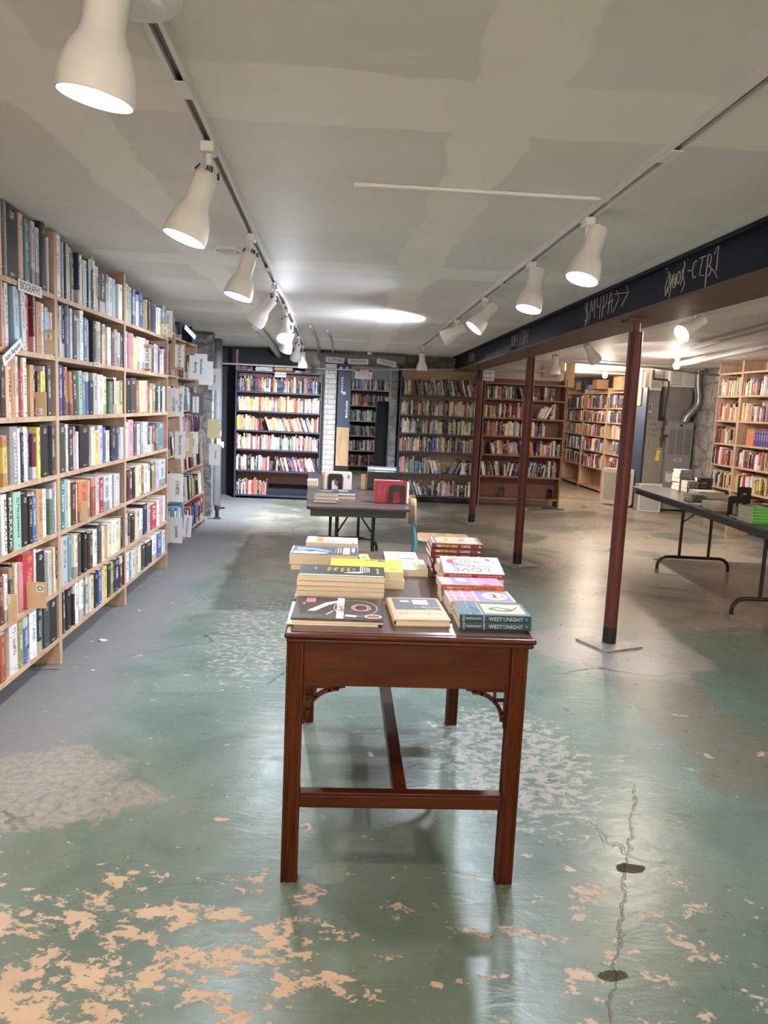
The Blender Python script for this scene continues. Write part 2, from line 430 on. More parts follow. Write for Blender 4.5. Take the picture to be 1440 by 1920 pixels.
def mat_stone(name, c1, c2, scale=3.0, mortar=(0.34, 0.31, 0.28)):
    m, nt, b = new_mat(name)
    k = NT(nt)
    v = k.coord()
    n = k.noise(v, scale * 1.5, 8, 0.7, 0.5)
    vo = k.n('ShaderNodeTexVoronoi', feature='DISTANCE_TO_EDGE')
    k.link(k.mapping(v, (1, 1, 1.6)), vo.inputs['Vector'])
    vo.inputs['Scale'].default_value = scale
    e = k.ramp(k.math('ADD', vo.outputs[0], k.math('MULTIPLY', k.math('SUBTRACT', n, 0.5), 0.5)), -0.02, 0.10)
    c = k.mix(k.ramp(n, 0.3, 0.7), c1, c2)
    c = k.mix(k.math('ADD', k.math('MULTIPLY', e, 0.45), 0.55), mortar, c)
    c = k.mix(k.math('MULTIPLY', k.ramp(k.noise(v, scale * 4, 8, 0.75), 0.52, 0.66), 0.55), c, tuple(q * 0.5 for q in c1))
    k.link(c, b.inputs['Base Color'])
    b.inputs['Roughness'].default_value = 0.85
    h = k.math('ADD', k.math('MULTIPLY', e, 0.6), n)
    k.link(k.bump(h, 0.8, 0.03), b.inputs['Normal'])
    return m


def mat_brick(name, c1, c2, mortar):
    m, nt, b = new_mat(name)
    k = NT(nt)
    v = k.coord()
    x, y, z = k.xyz(v)
    cb = k.n('ShaderNodeCombineXYZ')
    k.link(k.math('ADD', x, y), cb.inputs[0])
    k.link(z, cb.inputs[1])
    br = k.n('ShaderNodeTexBrick')
    k.link(cb.outputs[0], br.inputs['Vector'])
    br.inputs['Color1'].default_value = (*c1, 1)
    br.inputs['Color2'].default_value = (*c2, 1)
    br.inputs['Mortar'].default_value = (*mortar, 1)
    br.inputs['Scale'].default_value = 1.0
    br.inputs['Mortar Size'].default_value = 0.008
    br.inputs['Mortar Smooth'].default_value = 0.3
    br.inputs['Brick Width'].default_value = 0.21
    br.inputs['Row Height'].default_value = 0.075
    n = k.noise(v, 12, 5, 0.7)
    c = k.mix(k.math('MULTIPLY', k.ramp(n, 0.5, 0.75), 0.5), br.outputs['Color'], tuple(q * 0.55 for q in c1))
    k.link(c, b.inputs['Base Color'])
    b.inputs['Roughness'].default_value = 0.8
    h = k.math('SUBTRACT', k.math('MULTIPLY', n, 0.3), br.outputs['Fac'])
    k.link(k.bump(h, 0.7, 0.01), b.inputs['Normal'])
    return m


M['floor'] = mat_floor()
M['ceil'] = mat_ceiling()
M['stone'] = mat_stone('whitewashed_rubble_stone', (0.36, 0.33, 0.31), (0.62, 0.59, 0.56), 3.2)
M['stone_d'] = mat_stone('grey_rubble_stone', (0.14, 0.13, 0.125), (0.30, 0.28, 0.27), 3.5, (0.16, 0.15, 0.145))
M['brick_w'] = mat_brick('whitewashed_brick', (0.66, 0.62, 0.57), (0.58, 0.54, 0.49), (0.40, 0.37, 0.34))
M['brick_g'] = mat_brick('grey_painted_brick', (0.36, 0.39, 0.39), (0.31, 0.34, 0.34), (0.42, 0.43, 0.42))
M['plaster'] = mat_plain('cream_plaster_wall', (0.58, 0.53, 0.46), 0.8, 0, 0.06, 3, 0.1)
M['plaster_w'] = mat_plain('white_painted_wall', (0.78, 0.75, 0.70), 0.8, 0, 0.04, 3)
M['plaster_g'] = mat_plain('grey_plaster_wall', (0.33, 0.32, 0.31), 0.85, 0, 0.15, 3, 0.2)


# ---------------------------------------------------------------- mesh builder
class MB:
    def __init__(self):
        self.v, self.f, self.mi, self.uv = [], [], [], []
        self.att = []            # (col, ink, sty) per face, books only

    def face(self, idx, mi=0, uv=None, att=None):
        self.f.append(idx)
        self.mi.append(mi)
        self.uv.append(uv)
        self.att.append(att)

    def add(self, pts, faces, X=None, mi=0):
        o = len(self.v)
        for p in pts:
            p = Vector(p)
            self.v.append(X @ p if X is not None else p)
        for f in faces:
            self.face([o + i for i in f], mi)
        return self

    def box(self, x0, x1, y0, y1, z0, z1, X=None, mi=0):
        p = [(x0, y0, z0), (x1, y0, z0), (x1, y1, z0), (x0, y1, z0), (x0, y0, z1), (x1, y0, z1), (x1, y1, z1), (x0, y1, z1)]
        return self.add(p, [(3, 2, 1, 0), (4, 5, 6, 7), (0, 1, 5, 4), (1, 2, 6, 5), (2, 3, 7, 6), (3, 0, 4, 7)], X, mi)

    def lathe(self, prof, n=24, X=None, mi=0, cap0=True, cap1=True):
        """prof: (r, z) from one end to the other, about Z"""
        p, f = [], []
        for r, z in prof:
            for i in range(n):
                a = 2 * PI * i / n
                p.append((r * math.cos(a), r * math.sin(a), z))
        for j in range(len(prof) - 1):
            for i in range(n):
                i2 = (i + 1) % n
                f.append((j * n + i, j * n + i2, (j + 1) * n + i2, (j + 1) * n + i))
        if cap0:
            f.append(tuple(range(n - 1, -1, -1)))
        if cap1:
            f.append(tuple((len(prof) - 1) * n + i for i in range(n)))
        return self.add(p, f, X, mi)

    def tube(self, pts, r, n=10, X=None, mi=0, caps=True):
        pts = [Vector(p) for p in pts]
        rs = r if isinstance(r, (list, tuple)) else [r] * len(pts)
        P, F = [], []
        up = None
        for j, p in enumerate(pts):
            d = (pts[min(j + 1, len(pts) - 1)] - pts[max(j - 1, 0)]).normalized()
            if up is None:
                up = Vector((0, 0, 1)) if abs(d.z) < 0.9 else Vector((1, 0, 0))
            a = d.cross(up)
            if a.length < 1e-4:
                a = d.cross(Vector((1, 0, 0)))
            a.normalize()
            b = a.cross(d).normalized()
            up = b
            for i in range(n):
                t = 2 * PI * i / n
                P.append(p + (a * math.cos(t) + b * math.sin(t)) * rs[j])
        for j in range(len(pts) - 1):
            for i in range(n):
                i2 = (i + 1) % n
                F.append((j * n + i, (j + 1) * n + i, (j + 1) * n + i2, j * n + i2))
        if caps:
            F.append(tuple(range(n)))
            F.append(tuple((len(pts) - 1) * n + i for i in range(n - 1, -1, -1)))
        return self.add(P, F, X, mi)

    def extrude(self, outline, h, X=None, mi=0):
        """closed outline in XY (counter-clockwise), extruded along +Z by h"""
        n = len(outline)
        p = [(a, b, 0) for a, b in outline] + [(a, b, h) for a, b in outline]
        f = [tuple(range(n - 1, -1, -1)), tuple(range(n, 2 * n))]
        for i in range(n):
            j = (i + 1) % n
            f.append((i, j, n + j, n + i))
        return self.add(p, f, X, mi)

    def build(self, name, mats, parent=None, smooth=False, bevel=0.0, seg=2, X=None):
        me = bpy.data.meshes.new(name)
        me.from_pydata([tuple(v) for v in self.v], [], self.f)
        if not isinstance(mats, (list, tuple)):
            mats = [mats]
        for m in mats:
            me.materials.append(M[m] if isinstance(m, str) else m)
        me.polygons.foreach_set('material_index', self.mi)
        if any(u is not None for u in self.uv):
            ul = me.uv_layers.new(name='UVMap')
            flat = []
            for f, u in zip(self.f, self.uv):
                for i in range(len(f)):
                    flat.extend(u[i] if u is not None else (1.3, 0.5))
            ul.data.foreach_set('uv', flat)
        if any(a is not None for a in self.att):
            me.attributes.new('col', 'FLOAT_COLOR', 'FACE')
            me.attributes.new('ink', 'FLOAT_COLOR', 'FACE')
            me.attributes.new('sty', 'FLOAT', 'FACE')
            C, I, S = [], [], []
            for a in self.att:
                a = a or ((0.7, 0.6, 0.5), (0, 0, 0), 0.0)
                C.extend((*a[0], 1))
                I.extend((*a[1], 1))
                S.append(a[2])
            me.attributes['col'].data.foreach_set('color', C)
            me.attributes['ink'].data.foreach_set('color', I)
            me.attributes['sty'].data.foreach_set('value', S)
        if smooth:
            me.polygons.foreach_set('use_smooth', [True] * len(self.f))
            try:
                me.set_sharp_from_angle(angle=R(38))
            except Exception:
                pass
        me.update()
        o = bpy.data.objects.new(name, me)
        COL.objects.link(o)
        if parent is not None:
            o.parent = parent
        if X is not None:
            o.matrix_local = X
        if bevel:
            bm = o.modifiers.new('bevel', 'BEVEL')
            bm.width = bevel
            bm.segments = seg
            bm.limit_method = 'ANGLE'
            bm.angle_limit = R(40)
        return o


def tag(o, label=None, cat=None, group=None, kind=None):
    if label:
        o['label'] = label
    if cat:
        o['category'] = cat
    if group:
        o['group'] = group
    if kind:
        o['kind'] = kind
    return o


def thing(name, label, cat, X=None, group=None):
    o = bpy.data.objects.new(name, None)
    o.empty_display_size = 0.05
    COL.objects.link(o)
    if X is not None:
        o.matrix_world = X if isinstance(X, Matrix) else Matrix.Translation(X)
    return tag(o, label, cat, group)


def struct(name, mb, mats, **kw):
    return tag(mb.build(name, mats, **kw), kind='structure')


def copy_tree(o, parent=None):
    c = o.copy()
    COL.objects.link(c)
    if parent is not None:
        c.parent = parent
    for ch in list(o.children):
        copy_tree(ch, c)
    return c


def axes(o, x, y, z=None):
    """matrix with the given local X and Y directions and origin"""
    x = Vector(x).normalized()
    y = Vector(y)
    y = (y - x * y.dot(x)).normalized()
    z = x.cross(y)
    return Matrix(((x.x, y.x, z.x, o[0]), (x.y, y.y, z.y, o[1]), (x.z, y.z, z.z, o[2]), (0, 0, 0, 1)))


def text(body, size, X, mat, parent=None, name='lettering', align='CENTER', sx=1.0, spacing=1.0, depth=0.0003):
    cu = bpy.data.curves.new(name, 'FONT')
    cu.body = body
    cu.size = size
    cu.align_x = align
    cu.align_y = 'CENTER'
    cu.extrude = depth
    cu.space_character = spacing
    cu.resolution_u = 3
    cu.materials.append(M[mat])
    o = bpy.data.objects.new(name, cu)
    COL.objects.link(o)
    if parent is not None:
        o.parent = parent
    o.matrix_local = X @ Matrix.Diagonal((sx, 1, 1, 1))
    return o


def look_matrix(o, d, up=(0, 0, 1)):
    """matrix whose local -Z points along d"""
    z = -Vector(d).normalized()
    u = Vector(up)
    if abs(z.dot(u)) > 0.98:
        u = Vector((0, 1, 0))
    x = u.cross(z).normalized()
    y = z.cross(x)
    return Matrix(((x.x, y.x, z.x, o[0]), (x.y, y.y, z.y, o[1]), (x.z, y.z, z.z, o[2]), (0, 0, 0, 1)))


ORD = ['', 'first', 'second', 'third', 'fourth', 'fifth', 'sixth', 'seventh', 'eighth', 'ninth', 'tenth', 'eleventh', 'twelfth', 'thirteenth', 'fourteenth',
       'fifteenth', 'sixteenth', 'seventeenth', 'eighteenth', 'nineteenth', 'twentieth', 'twenty-first', 'twenty-second', 'twenty-third', 'twenty-fourth',
       'twenty-fifth', 'twenty-sixth', 'twenty-seventh', 'twenty-eighth', 'twenty-ninth', 'thirtieth', 'thirty-first', 'thirty-second', 'thirty-third', 'thirty-fourth']

# ================================================================= SETTING
CZ = 2.21
struct('floor', MB().box(-3.4, 5.7, -4.2, 17.8, -0.2, 0.0), 'floor')
struct('ceiling', MB().box(-3.4, 5.7, -4.2, 17.8, CZ, CZ + 0.2), 'ceil')
struct('wall_left', MB().box(-2.1, -1.80, -4.2, 9.25, 0, CZ), 'stone_d')
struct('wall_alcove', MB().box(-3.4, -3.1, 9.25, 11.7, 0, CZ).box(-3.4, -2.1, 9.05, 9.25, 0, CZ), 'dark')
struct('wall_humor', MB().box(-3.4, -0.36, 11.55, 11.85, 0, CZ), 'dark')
struct('wall_far', MB().box(-0.36, -0.13, 11.62, 11.85, 0, CZ).box(-0.13, 0.76, 11.55, 11.85, 2.02, CZ).box(0.76, 1.95, 11.72, 11.95, 0, CZ), 'stone_d')
struct('wall_cream', MB().box(1.95, 3.36, 11.75, 11.98, 0, CZ).box(3.18, 3.36, 11.98, 17.5, 0, CZ), 'plaster')
struct('wall_beyond', MB().box(-3.4, 3.18, 17.2, 17.5, 0, CZ), 'brick_g')
struct('wall_passage', MB().box(-1.2, -1.0, 11.85, 17.2, 0, CZ), 'plaster_g')
struct('wall_end', MB().box(3.36, 5.7, 17.2, 17.5, 0, CZ), 'stone')
struct('wall_right', MB().box(5.45, 5.7, -4.2, 17.2, 0, CZ), 'stone')
struct('wall_back', MB().box(-2.1, 5.7, -4.4, -4.2, 0, CZ), 'plaster_w')
# door surround: whitewashed brick pier, timber jamb, rubble right jamb, lintel board
struct('trim_1', MB().box(-0.325, -0.15, 11.40, 11.62, 0, 2.02), 'brick_w')
struct('trim_2', MB().box(-0.40, -0.325, 11.33, 11.55, 0, 2.12), 'stonegrey')
struct('trim_3', MB().box(0.665, 0.765, 11.42, 11.85, 0, 2.05), 'stone_d')
struct('trim_4', MB().box(-0.42, 0.85, 11.30, 11.42, 2.06, 2.17), 'stonegrey', bevel=0.01)
struct('trim_5', MB().box(-0.62, -0.40, 11.50, 11.548, 1.86, 2.2), 'plaster')


def lathe_x(d, o):
    """local +Z of the lathe runs along d from o"""
    return look_matrix(o, tuple(-c for c in d))


# ----------------------------------------------------------------- light tracks
def light_track(x, y0, y1, label, joints, canopy=None, skew=0.0):
    t = thing('light_track', label, 'light track', Matrix.Translation((x + skew * (y0 + y1) / 2, (y0 + y1) / 2, CZ)) @ Matrix.Rotation(-math.atan(skew), 4, 'Z'))
    L = (y1 - y0) / 2
    MB().box(-0.022, 0.022, -L, L, -0.006, 0).box(-0.022, -0.010, -L, L, -0.024, -0.006).box(0.010, 0.022, -L, L, -0.024, -0.006).build('rail', 'white', t)
    MB().box(-0.010, 0.010, -L, L, -0.010, -0.0062).build('groove', 'trackgroove', t)
    for jy in joints:
        MB().box(-0.0205, 0.0205, jy - 0.055, jy + 0.055, -0.028, -0.0242, Matrix.Translation((0, -(y0 + y1) / 2, 0))).build('joiner', 'white', t, bevel=0.002)
    if canopy is not None:
        cx = Matrix.Translation((0.0, canopy - (y0 + y1) / 2, -0.0245))
        MB().lathe([(0.085, 0.0), (0.085, -0.018), (0.075, -0.028), (0.055, -0.03), (0.052, -0.038), (0.03, -0.042)], 36, cx, cap0=False).build('feed_canopy', 'white', t, smooth=True)
    return t


light_track(-0.395, -3.8, 10.9, 'long white ceiling light track on the left, running towards the humour bookcase', [2.05, 4.6, 6.2, 7.9], 1.58, -0.0195)
light_track(0.92, -3.8, 10.2, 'long white ceiling light track in the middle, just left of the black steel beam', [2.3, 4.7, 7.2])
light_track(2.42, 3.0, 9.2, 'white ceiling light track behind the black steel beam, near the right bookcases', [5.6])


def track_light(x, y, d, lit, label, style='dome', group='track lights', w=9.0, spread=150, drop=0.075):
    if x == LX:
        x -= 0.0195 * y
    t = thing('track_light', label, 'track light', (x, y, CZ - 0.0245), group)
    d = Vector(d).normalized()
    MB().box(-0.02, 0.02, -0.035, 0.035, -0.03, 0).build('track_adapter', 'white', t, bevel=0.004)
    if style == 'dome':
        piv = Vector((0, 0, -drop))
        MB().tube([(0, 0, -0.03), (0, 0, -drop - 0.005)], 0.009, 12).build('stem', 'white', t, smooth=True)
        prof = [(0.004, -0.004), (0.018, 0.0), (0.030, 0.010), (0.0365, 0.028), (0.037, 0.06), (0.037, 0.105), (0.041, 0.122), (0.053, 0.142), (0.062, 0.168), (0.067, 0.20), (0.0675, 0.222),
                (0.064, 0.222), (0.062, 0.20)]
    else:
        piv = Vector((0, 0, -0.085)) - d * 0.055 + Vector((0.03, 0, 0))
        MB().tube([(0, 0, -0.03), (0, 0, -0.10)], 0.009, 12).tube([(0, 0, -0.085), (0.03, 0, -0.085)], 0.007, 10).build('stem', 'white', t, smooth=True)
        MB().tube([(0.0, 0.012, -0.09), (0.012, 0.018, -0.11), (0.03, 0.012, -0.10)], 0.0035, 8).build('cord', 'white', t, smooth=True)
        prof = [(0.004, 0.0), (0.037, 0.0), (0.041, 0.004), (0.0415, 0.05), (0.0415, 0.10), (0.046, 0.118), (0.056, 0.138), (0.063, 0.165), (0.066, 0.20), (0.0665, 0.215),
                (0.063, 0.215), (0.061, 0.195)]
    X = lathe_x(d, piv)
    h = MB().lathe(prof, 40, None, cap1=False).build('shade', 'white', t, smooth=True, X=X)
    if style == 'dome':
        for a in range(4):
            s = MB()
            for k in range(3):
                an = a * PI / 2 + (k - 1) * 0.22
                s.box(0.030, 0.034, -0.0022, 0.0022, 0.006, 0.024, Matrix.Rotation(an, 4, 'Z') @ Matrix.Translation((-0.0015, 0, 0.004)) @ Matrix.Rotation(R(24), 4, 'Y'))
            s.build('vent_slots', 'louver', h)
    e = prof[-1][1]
    glow = {'warm': 'glow_warm', 'mid': 'glow_mid', 'cool': 'glow_cool', None: 'bulb_off'}[lit]
    MB().lathe([(0.0625, e), (0.061, e + 0.010), (0.045, e + 0.016), (0.02, e + 0.019), (0.002, e + 0.02)], 32, None, cap0=True).build('bulb', glow, t, smooth=True, X=X)
    if lit:
        ld = bpy.data.lights.new('lamp_light', 'AREA')
        ld.shape = 'DISK'
        ld.size = 0.11
        ld.spread = R(spread)
        ld.energy = w * LAMP_W
        ld.color = {'warm': WARM, 'mid': MIDW, 'cool': COOL}[lit]
        lo = bpy.data.objects.new('lamp_light', ld)
        COL.objects.link(lo)
        lo.parent = t
        p = piv + d * (e + 0.03)
        lo.matrix_local = look_matrix(p, d)
    return t


LX, MX, RX = -0.395, 0.92, 2.42
GL, GM = 'lights on the left track', 'lights on the middle track'
track_light(LX, 1.43, (-0.16, 0.05, -0.97), 'warm', 'largest white bell lamp at the top left corner, glowing warm, nearest of all', 'dome', GL, 6, 150, 0.034)
track_light(LX, 2.45, (-0.30, -0.10, -0.94), 'warm', 'white bell lamp glowing warm, second nearest on the left track', 'dome', GL, 6)
track_light(LX, 3.69, (-0.24, -0.12, -0.95), 'cool', 'lit white bell lamp third along the left track, above the first two bookcases', 'dome', GL, 6.5)
track_light(LX, 5.20, (-0.62, 0.30, -0.72), 'cool', 'white bell lamp fourth along the left track, turned away towards the bookcases', 'dome', GL, 2.5)
track_light(LX, 6.5, (0.02, -0.62, -0.78), 'cool', 'dazzling white bell lamp on the left track that faces the viewer', 'dome', GL, 6)
track_light(LX, 7.5, (-0.30, 0.35, -0.80), None, 'dark white bell lamp just behind the dazzling one on the left track', 'dome', GL)
track_light(LX, 9.0, (-0.20, 0.56, -0.80), 'cool', 'small lit bell lamp near the far end of left track, before the humour bookcase', 'dome', GL, 50, 125)
track_light(LX, 10.3, (0.02, 0.12, -0.97), None, 'unlit bell lamp at the far end of the left track, hanging straight down', 'dome', GL)
track_light(MX, 3.05, (-0.28, -0.16, -0.94), 'cool', 'lit lamp with flat back nearest on the middle track beside the beam', 'flat', GM, 9)
track_light(MX, 3.97, (-0.22, -0.16, -0.95), 'cool', 'lit lamp with flat back second along the middle track', 'flat', GM, 9)
track_light(MX, 5.26, (-0.62, -0.10, -0.76), 'cool', 'tilted lit lamp third along the middle track', 'flat', GM, 18)
track_light(MX, 6.6, (-0.86, 0.30, -0.48), 'cool', 'lamp fourth along the middle track, turned sideways to the left', 'flat', GM, 24)
track_light(MX, 9.5, (0.02, 0.05, -1), None, 'unlit lamp hanging straight down at the far end of the middle track', 'dome', GM)
track_light(RX, 8.9, (0.05, 0.05, -1), None, 'unlit lamp hanging straight down just behind the steel beam', 'dome', 'lights on the far track')
track_light(RX, 7.75, (0.60, 0.30, -0.74), 'mid', 'lamp behind the steel beam turned to the right, away from the beam', 'flat', 'lights on the far track', 26)
track_light(RX, 5.35, (-0.80, -0.30, -0.52), 'warm', 'warm lit lamp right of the near post, shining left under the beam', 'flat', 'lights on the far track', 9)
# added lamps behind the viewer, bounced off the pale back wall to lift the ceiling
track_light(LX, -0.4, (-0.35, -0.85, -0.25), 'warm', 'added unseen lamp on the left track behind the viewer', 'dome', GL, 12)
track_light(LX, -2.0, (0.0, -0.93, 0.10), 'warm', 'added unseen rearmost lamp on the left track behind the viewer', 'dome', GL, 130)
track_light(MX, 0.3, (0.25, -0.85, -0.25), 'mid', 'added unseen lamp on the middle track behind the viewer', 'flat', GM, 12)
track_light(MX, -1.4, (0.10, -0.93, 0.10), 'mid', 'added unseen rearmost lamp on the middle track behind the viewer', 'flat', GM, 130)


def ceiling_bulb(x, y, label, col, w, glow='glow_warm'):
    t = thing('ceiling_bulb', label, 'ceiling light', (x, y, CZ), 'bare ceiling bulbs')
    MB().lathe([(0.055, 0), (0.055, -0.02), (0.035, -0.035), (0.028, -0.06), (0.024, -0.062)], 24, cap0=False).build('lamp_holder', 'white', t, smooth=True)
    MB().lathe([(0.014, -0.062), (0.020, -0.075), (0.034, -0.105), (0.040, -0.13), (0.034, -0.155), (0.018, -0.168), (0.002, -0.17)], 24).build('bulb', glow, t, smooth=True)
    ld = bpy.data.lights.new('bulb_light', 'POINT')
    ld.energy = w
    ld.shadow_soft_size = 0.045
    ld.color = col
    lo = bpy.data.objects.new('bulb_light', ld)
    COL.objects.link(lo)
    lo.parent = t
    lo.location = (0, 0, -0.225)
    return t


ceiling_bulb(4.05, 9.3, 'bare bulb in a white holder beside the furnace grille', WARM, 11)
ceiling_bulb(4.15, 12.2, 'small glowing bulb above the far right bookshelves', WARM, 30)
ceiling_bulb(3.62, 13.0, 'glowing bulb at the top right corner of the brown bookcase', WARM, 30)
ceiling_bulb(3.8, 3.0, 'added bare bulb right of the beam, unseen outside the picture', WARM, BULB_W)  # unseen bulb, added as warm light for the right side
ceiling_bulb(3.8, -1.0, 'added bare bulb right of the beam, unseen behind the viewer', WARM, BULB_W)  # added fill bulb, out of view
ceiling_bulb(-0.62, 14.0, 'added hidden bulb in the passage beyond the doorway', COOL, 40, 'glow_cool')  # added to light the passage, kept hidden from the camera
ceiling_bulb(0.25, -2.6, 'added bare bulb between the tracks, unseen behind the viewer', WARM, BULB_W)  # unseen bulb, added to brighten the ceiling

# ----------------------------------------------------------------- ceiling fittings
t = tag(MB().box(0.0, 0.945, 2.835, 2.862, CZ - 0.013, CZ - 0.0005).build('cable_raceway', 'white', bevel=0.003), 'short white cable cover strip across the ceiling to the middle track', 'cable cover')
t = thing('smoke_detector', 'round white disc fitting on the ceiling left of the left track', 'ceiling fitting', (-0.655, 4.2, CZ))
MB().lathe([(0.085, 0), (0.085, -0.008), (0.074, -0.014), (0.06, -0.010)], 32, cap0=False, cap1=False).build('rim', 'white', t, smooth=True)
MB().lathe([(0.06, -0.004), (0.05, -0.012), (0.02, -0.016), (0.002, -0.017)], 32).build('lens', 'bulb_off', t, smooth=True)


def pipe(name, pts, r, mat, label, cat='pipe', group=None, n=12, clips=()):
    o = MB().tube(pts, r, n).build(name, mat, smooth=True)
    tag(o, label, cat, group)
    for (p, rr) in clips:
        MB().box(p[0] - 0.012, p[0] + 0.012, p[1] - rr, p[1] + rr, p[2] - rr, p[2] + rr).build('clamp', 'rust', o)
    return o


pipe('ceiling_pipe', [(-0.93, 7.85, 2.165), (-0.99, 10.0, 2.16), (-1.02, 11.5, 2.10)], 0.038, 'pipe_g', 'thick grey pipe under the ceiling running to the humour bookcase')
pipe('conduit', [(-0.385, 7.85, 2.19), (-0.38, 9.3, 2.19), (-0.42, 11.28, 2.17)], 0.013, 'pipe_g', 'thin grey conduit on the ceiling, nearer of two beside the left track', 'conduit', 'thin ceiling conduits')
pipe('conduit', [(-0.22, 8.2, 2.19), (-0.20, 9.6, 2.19), (-0.22, 11.28, 2.18)], 0.013, 'pipe_g', 'thin grey conduit on ceiling right of its twin, above the doorway signs', 'conduit', 'thin ceiling conduits')
pipe('wall_conduit', [(-3.0, 11.02, 1.93), (-1.68, 11.0, 1.93), (-0.5, 11.0, 1.93)], 0.013, 'pipe_g', 'thin horizontal grey rod left of the humour bookcase top', 'conduit')
pipe('conduit', [(-0.45, 11.24, 1.93), (0.3, 11.24, 1.94), (0.9, 11.26, 1.985), (2.0, 11.28, 2.03), (3.3, 11.3, 2.06)], 0.012, 'pipe_g', 'thin horizontal rod across the doorway and above the back bookcases', 'conduit')
pipe('ceiling_pipe', [(4.22, 9.75, 2.13), (4.20, 9.3, 2.135), (4.12, 8.2, 2.15), (3.98, 7.0, 2.16), (3.7, 4.5, 2.165)], 0.032, 'pipe_g', 'long pale grey pipe below the ceiling at the right edge', 'pipe', None, 14)
pipe('ceiling_pipe', [(3.55, 8.1, 2.195), (3.35, 6.5, 2.195), (3.0, 4.2, 2.195)], 0.010, 'pipe_g', 'thin pale pipe on the ceiling right of the near post', 'pipe', 'thin pipes on the right ceiling')
pipe('ceiling_pipe', [(3.72, 8.2, 2.195), (3.5, 6.5, 2.195), (3.15, 4.4, 2.195)], 0.010, 'pipe_g', 'second thin pale pipe on the ceiling right of near post', 'pipe', 'thin pipes on the right ceiling')
pipe('ceiling_pipe', [(2.0, 11.2, 2.175), (3.3, 10.9, 2.18), (4.4, 11.2, 2.18), (5.3, 11.2, 2.18)], 0.016, 'pipe_g', 'grey pipe crossing the far ceiling above the cream wall', 'pipe')
pipe('ceiling_pipe', [(2.2, 12.5, 2.15), (3.5, 13.0, 2.17), (5.3, 12.9, 2.16)], 0.02, 'pipe_g', 'pale pipe across the ceiling near the far bulbs', 'pipe')
pipe('ceiling_pipe', [(4.2, 10.4, 2.12), (4.8, 10.1, 2.05), (5.35, 9.95, 2.02)], 0.012, 'rust', 'thin rusty pipe between the furnace and the right bookcase', 'pipe')

# ----------------------------------------------------------------- steel beam and posts
t = thing('steel_beam', 'long dark steel beam with chalk graffiti along the ceiling', 'beam', (1.745, 4.0, 2.0))
tag(t, kind='thing')
y0, y1 = -8.1, 7.52
MB().box(-0.125, 0.125, y0, y1, 0.018, 0.19).build('web', 'beam', t)
MB().box(-0.165, 0.165, y0, y1, 0.19, 0.2095).build('top_flange', 'beam', t, bevel=0.004)
MB().box(-0.155, 0.165, y0, y1, 0.0, 0.018).build('bottom_flange', 'beamrust', t, bevel=0.004)
MB().box(-0.10, 0.06, y1, y1 + 0.02, 0.02, 0.19).build('end_plate', 'beamrust', t, bevel=0.003)


def chalk(strokes, ox, oz, s, name='chalk_graffiti'):
    """strokes in (along, up) units; drawn on the left face of the beam; reading direction runs towards the viewer's right (smaller y)"""
    mb = MB()
    for st in strokes:
        mb.tube([(-0.1262, ox - a * s - 4.0, oz + b * s - 2.0) for a, b in st], 0.0022, 5)
    return mb.build(name, 'chalk', t)


def arc(cx, cy, rx, ry, a0, a1, n=9):
    return [(cx + rx * math.cos(R(a0 + (a1 - a0) * i / n)), cy + ry * math.sin(R(a0 + (a1 - a0) * i / n))) for i in range(n + 1)]


chalk([arc(0.25, 0.75, .22, .22, 40, 270) + arc(0.25, 0.3, .22, .22, 90, -140), [(0.25, -0.1), (0.3, 1.15)], [(0.1, 0), (0.6, 0.0)],
       [(0.7, 0.1), (0.75, 1.0), (1.0, 0.4), (1.25, 1.05), (1.3, 0.1)], [(1.5, 1.0), (1.55, 0.5), (1.95, 0.5)], [(1.95, 1.1), (1.95, 0.0)],
       [(2.25, 0.0), (2.3, 1.1)] + arc(2.3, 0.75, .35, .35, 90, -90), [(2.9, 0.1), (3.1, 1.35), (3.3, 0.1)], [(2.8, .5), (3.4, .55)],
       [(3.9, 1.1), (3.6, .9), (4.0, .55), (3.5, .1)], [(3.4, .75), (4.9, .6), (4.4, 1.1)], [(4.9, .6), (4.3, .2)]], 5.28, 2.045, 0.165)
chalk([[(-.1, 1.7), (-.05, 1.45)], [(.1, 1.7), (.15, 1.45)], [(0.0, 1.3), (.5, 1.25), (.05, .4), (.2, -.1), (.45, .4)], [(.5, 0), (.65, 1.1), (.8, .3), (1.0, 1.0), (.75, -.4)],
       arc(1.3, .6, .25, .4, 0, 360, 12), arc(1.35, .6, .1, .2, 0, 360, 8), arc(1.85, .7, .22, .35, 0, 360, 12), [(2.2, 0.2), (2.5, 1.3), (2.35, 1.6)], [(2.2, 1.1), (2.7, .2), (2.4, -.2)],
       [(2.75, 1.75), (2.78, 1.5)], [(2.9, 1.75), (2.93, 1.5)], [(3.0, .9), (3.4, .8)], arc(3.9, .8, .3, .45, 60, 300), [(4.3, 1.3), (5.1, 1.3)], [(4.7, 1.3), (4.5, .4), (5.0, .3)],
       [(5.3, -.5), (5.3, 1.3)] + arc(5.45, 1.0, .25, .3, 90, -90) + arc(5.5, .45, .3, .25, 90, -90), [(6.0, 1.2), (6.4, 1.7), (6.4, .3)], [(5.9, .5), (6.3, .2), (6.6, -.1)]], 3.95, 2.058, 0.086)
chalk([[(.0, .1), (.1, .9), (.3, .2)], arc(.7, .5, .2, .35, 0, 360), [(1.1, .1), (1.1, .9), (1.4, .5), (1.1, .4)], [(1.8, .9), (1.8, .1), (2.2, .1)], [(2.5, .1), (2.5, 1)], [(2.8, 1), (3.3, 1)], [(3.05, 1), (3.05, 0)],
       [(3.6, 1), (3.6, 0)], [(3.8, 0), (4.0, 1), (4.2, 0)], arc(4.8, .5, .25, .4, 50, 310), [(4.6, .5), (5.0, .55)]], 7.6, 2.045, 0.14)
